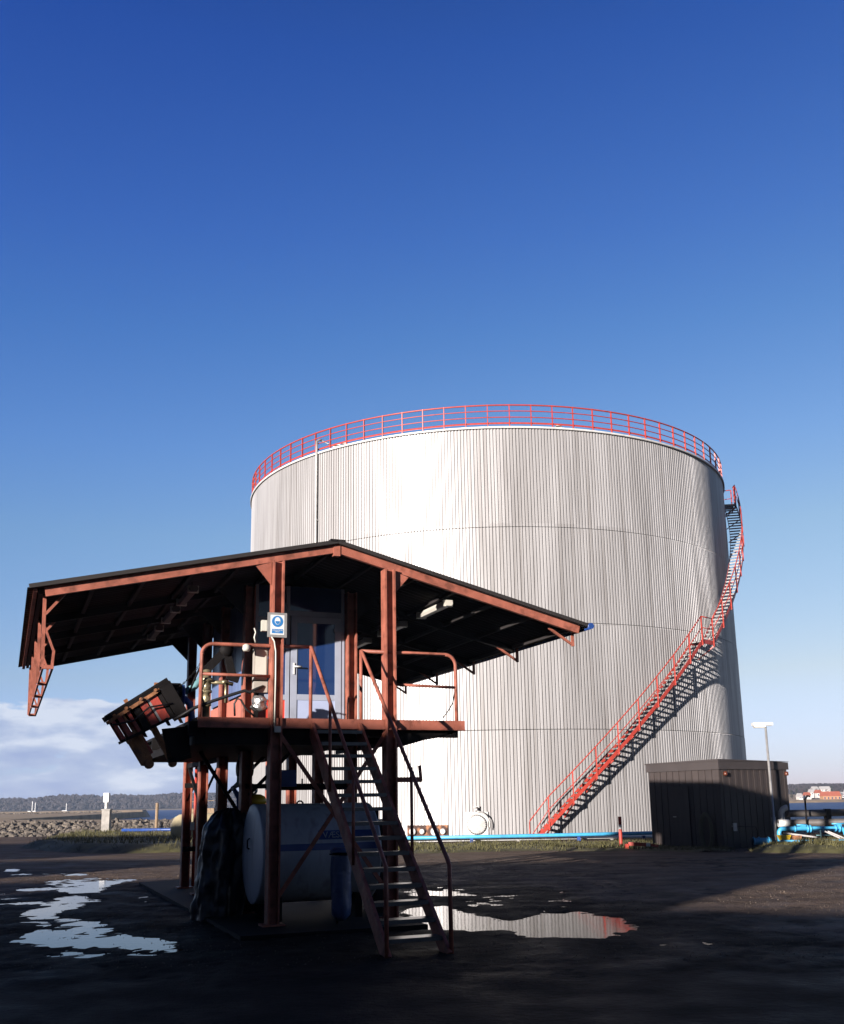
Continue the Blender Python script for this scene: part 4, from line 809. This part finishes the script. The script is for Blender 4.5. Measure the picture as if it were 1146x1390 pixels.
# ---------------------------------------------------------------- breakwater, far land, hills
def rocks(name,x0,x1,y0,y1,z0,z1,n,s,seed,label):
    r=random.Random(seed); b=MB(); 
    ico=[(0,0,1),(.89,0,.45),(.28,.85,.45),(-.72,.53,.45),(-.72,-.53,.45),(.28,-.85,.45),(.72,.53,-.45),(-.28,.85,-.45),(-.89,0,-.45),(-.28,-.85,-.45),(.72,-.53,-.45),(0,0,-1)]
    fc=[(0,1,2),(0,2,3),(0,3,4),(0,4,5),(0,5,1),(1,6,2),(2,7,3),(3,8,4),(4,9,5),(5,10,1),(6,7,2),(7,8,3),(8,9,4),(9,10,5),(10,6,1),(11,7,6),(11,8,7),(11,9,8),(11,10,9),(11,6,10)]
    for _ in range(n):
        t_=r.random(); x=r.uniform(x0,x1); y=y0+(y1-y0)*t_+r.uniform(-.2,.2); z=z0+(z1-z0)*t_+r.uniform(-.1,.15); k=s*r.uniform(.5,1.35)
        rm=Matrix.Rotation(r.uniform(0,6.3),3,(r.random(),r.random(),r.random()+.01)); sc=(k*r.uniform(.7,1.3),k*r.uniform(.7,1.3),k*r.uniform(.6,1))
        b.add([Vector((x,y,z))+rm@Vector([c*q*r.uniform(.8,1.15) for c,q in zip(v,sc)]) for v in ico],fc)
    b.prism([(x0,y0-.6,z0-1.5),(x0,y1+3,z0-1.5),(x0,y1+3,z1-.25),(x0,y1,z1-.25),(x0,y0+.3,z0-.1)],(x1-x0,0,0))
    struct(b.build(name,'rock'),'stuff',label,'rocks')
rocks('riprap_rocks',-75,6,99.5,105,-1.2,.12,5600,.32,3,'bank of tumbled grey stones across the narrow channel')
b=MB(); b.add([(-400,104,.1),(-9,104,.1),(-24,118,.1),(-60,150,.15),(-78,290,.4),(-400,290,.4)],[(0,1,2,3,4,5)]); b.add([(-400,104,-1.3),(-400,290,-1.3),(-78,290,-1.3),(-60,150,-1.3),(-24,118,-1.3),(-9,104,-1.3)],[(0,1,2,3,4,5)]); b.add([(-9,104,.1),(-9,104,-1.3),(-24,118,-1.3),(-24,118,.1),(-60,150,.15),(-60,150,-1.3),(-78,290,-1.3),(-78,290,.4)],[(0,1,2,3),(3,2,5,4),(4,5,6,7)])
struct(b.build('reclaimed_land','grassland'))
rocks('seawall_stones',-130,-78,262,268,-.3,.35,1500,.36,5,'far low sea wall of pale stones behind the meadow')
b=MB(); b.prism([(-400,290,-1.5),(-400,286,.8),(-400,290,.85),(-400,296,-1.5)],(322,0,0)); struct(b.build('shingle_bank','sand'))
def hill(name,pts,y0,y1,zb,m,label,n,seed,cr):
    # pts: (x,height) ridge profile; wooded slope of many small crowns
    r=random.Random(seed); b=MB(); k=len(pts)
    b.add([(x,y0,zb) for x,h in pts]+[(x,y0+(y1-y0)*.5,zb+(h-zb)*.75) for x,h in pts]+[(x,y1,h) for x,h in pts],[(i,i+1,k+i+1,k+i) for i in range(k-1)]+[(k+i,k+i+1,2*k+i+1,2*k+i) for i in range(k-1)])
    X=[p[0] for p in pts];Hh=[p[1] for p in pts]
    for _ in range(n):
        x=r.uniform(X[0],X[-1]); t_=r.random()**.8; h=float(np.interp(x,X,Hh)); y=y0+(y1-y0)*t_; z=zb+(h-zb)*(t_*1.5 if t_<.5 else .75+(t_-.5)*.5)
        s=cr*r.uniform(.6,1.3)*(1+.4*noise.noise((x*.02,y*.02,seed)))
        P=[]
        for u in range(3):
            rr_=(.75,1,.55)[u]*s; zz=z+(0,.55,1.15)[u]*s
            P+=[(x+rr_*math.cos(a+u)*r.uniform(.8,1.2),y+rr_*math.sin(a+u)*r.uniform(.8,1.2),zz) for a in (0,1.26,2.51,3.77,5.03)]
        P.append((x+r.uniform(-.2,.2)*s,y,z+1.5*s))
        fs=[(u*5+i,u*5+(i+1)%5,(u+1)*5+(i+1)%5,(u+1)*5+i) for u in range(2) for i in range(5)]+[(10+i,10+(i+1)%5,15) for i in range(5)]
        b.add(P,fs)
    o=b.build(name,m); struct(o,'stuff',label,'woodland'); return o
struct(MB().add([(-900,830,-1.3),(20,830,-1.3),(20,900,.3),(-900,900,.3),(-900,1100,.3),(20,1100,.3)],[(0,1,2,3),(3,2,5,4)]).build('far_shore','grassland'))
hill('woodland',[(-900,6),(-560,8),(-430,9),(-345,9.3),(-342,11.2),(-304,11.0),(-298,8.8),(-285,11.2),(-254,9.8),(-225,11.5),(-180,11),(-150,7.5),(-120,4),(-40,2)],870,960,.2,'forest','long low wooded ridge on the far shore at the left',9000,21,1.7)
# right far shore with town
struct(MB().add([(60,448,-1.3),(700,448,-1.3),(700,455,-.2),(60,455,-.2),(60,700,6.5),(700,700,6.5)],[(0,1,2,3),(3,2,5,4)]).build('far_shore_slope','grassland'))
hill('woodland',[(90,6.0),(150,6.8),(180,7.4),(300,8)],560,700,2.6,'forest','hazy trees on the skyline behind the far village',5200,22,1.2)
hs_spec=[(1073,1084,5,3,470,'render','slate'),(1083,1084,7,4,475,'render','tile'),(1090,1080,7,4,500,'render','slate'),(1098,1082,7,5,490,'render','tile'),(1114,1087,24,6,470,'brick','tile'),(1107,1075,13,2.5,560,'render','slate'),(1094,1075,7,3,560,'render','slate'),(1130,1084,5,4,490,'render','slate'),(1137,1080,7,3,520,'render','slate'),(1144,1082,7,4,500,'render','slate'),(1144,1076,5,3,545,'render','tile')]
hl=['small white cottage nearest the shed on the far shore','white house with orange roof left of the long brick building','white house with pale roof between two orange roofs','white house with orange roof touching the long brick building','long ochre building with wide orange tiled roof on the far shore','wide white hall high on the far slope','small white house left of the wide white hall','narrow white house just right of the long ochre building','pale house with broad roof near the right edge','white house nearest the water at the right edge','orange roofed house uphill at the right edge']
for (px_,py_,wp,hp_,y,wm,rm),lb in zip(hs_spec,hl):
    k_=y/1391; x=(px_-582)*k_; z=1.6+(1081-py_)*k_; w=wp*k_; h=hp_*k_
    t=thing('house',lb,'house',(x,y,z),ID,'houses on the far shore')
    MB().box((x-w/2,y-2,z-3),(x+w/2,y+2,z+h)).build('wall',wm,t)
    MB().prism([(x-w/2-.15,y-2.3,z+h),(x-w/2-.15,y+2.3,z+h),(x-w/2-.15,y,z+h+1.3+.03*wp)],(w+.3,0,0)).build('roof',rm,t)
    for k in range(max(2,int(w/1.4))): 
        xx=x-w/2+w*(k+.5)/max(2,int(w/1.4)); MB().box((xx-.25,y-2.05,z+h*.35),(xx+.25,y-1.98,z+h*.8)).build('window','glass',t)
def ftree(x,y,z,h,kind,label):
    r=random.Random(int(x*7+y)); t=thing('tree',label,'tree',(x,y,z),ID,'trees among the far houses')
    MB().tube([(x,y,z-1),(x,y,z+h*.7)],[.25,.08],5).build('trunk','trunk',t)
    b=MB(); 
    for _ in range(260):
        if kind=='pine': u=r.random(); rad=(1-u)*h*.22*r.random()**.5; zz=z+h*(.15+.85*u)
        else: a1=r.uniform(-1,1); rad=h*.33*math.sqrt(1-a1*a1)*r.random()**.4; zz=z+h*.62+a1*h*.38
        a=r.uniform(0,6.28); px,py=x+rad*math.cos(a),y+rad*math.sin(a); s=h*.055*r.uniform(.6,1.5)
        b.add([(px+r.uniform(-s,s),py+r.uniform(-s,s),zz+r.uniform(-s,s)) for _ in range(3)],[(0,1,2)])
    b.build('crown','pine' if kind=='pine' else 'twig',t)
tk=[('pine','dark pointed evergreen tree'),('bare','bare brown round tree')]
pl=['behind the leftmost white cottage','above the shore at the shed corner','between the pale houses','left of the long ochre building','behind the long ochre building','uphill of the white hall','right of the white hall','at the skyline over the orange roofs','beside the far right houses','at the right edge of the far village','low by the water at the right','topmost on the far slope','between hall and skyline','next to the small high house','beyond the brick house']
for i in range(15):
    k=0 if i in (0,1,3,8) else 1; y=480+(i*37)%110; x=(166+i*2.3)*y/480; z=(y-455)/245*6.5
    ftree(x,y,z,(3.6 if k else 4.6)*(.8+.05*(i%5)),tk[k][0],tk[k][1]+' '+pl[i])
for i,(x,h,lb) in enumerate(((-226.5,5.6,'leftmost pale mast beyond the shingle bank'),(-224.8,4.8,'pale mast just right of the leftmost mast'),(-207,4.1,'short faint mast standing alone before the woods'))):
    t=thing('mast',lb,'mast',(x,600,-1),ID,'distant masts in front of the woods'); MB().cyl((x,600,-1.2),.22,h+1.4,n=6).build('pole','white',t); MB().box((x-1.4,597,-1.3),(x+1.4,603,.4)).build('hull','white',t)
# ---------------------------------------------------------------- unseen buildings and added beams behind the photographer (cast the long shadows)
bk=thing('warehouse','tall grey clad warehouse behind the photographer','warehouse',(-24,-15,0))
MB().prism([(-30.6,-12,0),(-38.8,-24,0),(-24.0,-24,0),(-15.8,-12,0)],(0,0,7.78)).build('wall','cladding',bk)
bk=thing('warehouse','low grey clad warehouse with sloping eaves behind the photographer','warehouse',(0,-18,0))
MB().prism([(-15.75,-12,0),(14,-12,0),(14,-12,4.1),(-8,-12,4.85),(-15.75,-12,5.42)],(-6.9,-10,0)).build('wall','cladding',bk)
bk=thing('warehouse','long low storage hall behind the photographer at the left','warehouse',(-60,-18,0))
MB().prism([(-110,-12,0),(-118,-24,0),(-38.9,-24,0),(-30.7,-12,0)],(0,0,6.9)).build('wall','cladding',bk)
bk=thing('shadow_caster','unseen raised beams added behind the photographer to cast shadow bands at the left','shadow caster',(-60,-14,0))
MB().box((-110,-14,7.3),(-37,-12,8.72)).box((-110,-14,9.33),(-46,-12,11.9)).build('shadow_beam','cladding',bk)  # beams added out of view to throw shadow bands on the left ground
for x in (-105,-90,-75,-60,-47): MB().box((x-.15,-13.5,0),(x+.15,-13.2,10.6)).build('leg','cladding',bk)

# ---------------------------------------------------------------- light haze over the far water
b=MB(); b.box((-1400,-130,-2.2),(900,1150,32)); hz=b.build('haze',mat('haze_air',(1,1,1)))
nt=hz.data.materials[0].node_tree; nt.nodes.remove(nt.nodes['Principled BSDF']); pv=nt.nodes.new('ShaderNodeVolumePrincipled'); pv.inputs['Color'].default_value=(.62,.76,1,1); pv.inputs['Density'].default_value=.0002; pv.inputs['Anisotropy'].default_value=.0
nt.links.new(pv.outputs[0],nt.nodes['Material Output'].inputs['Volume']); struct(hz,'stuff','thin pale haze over the far shore','haze')
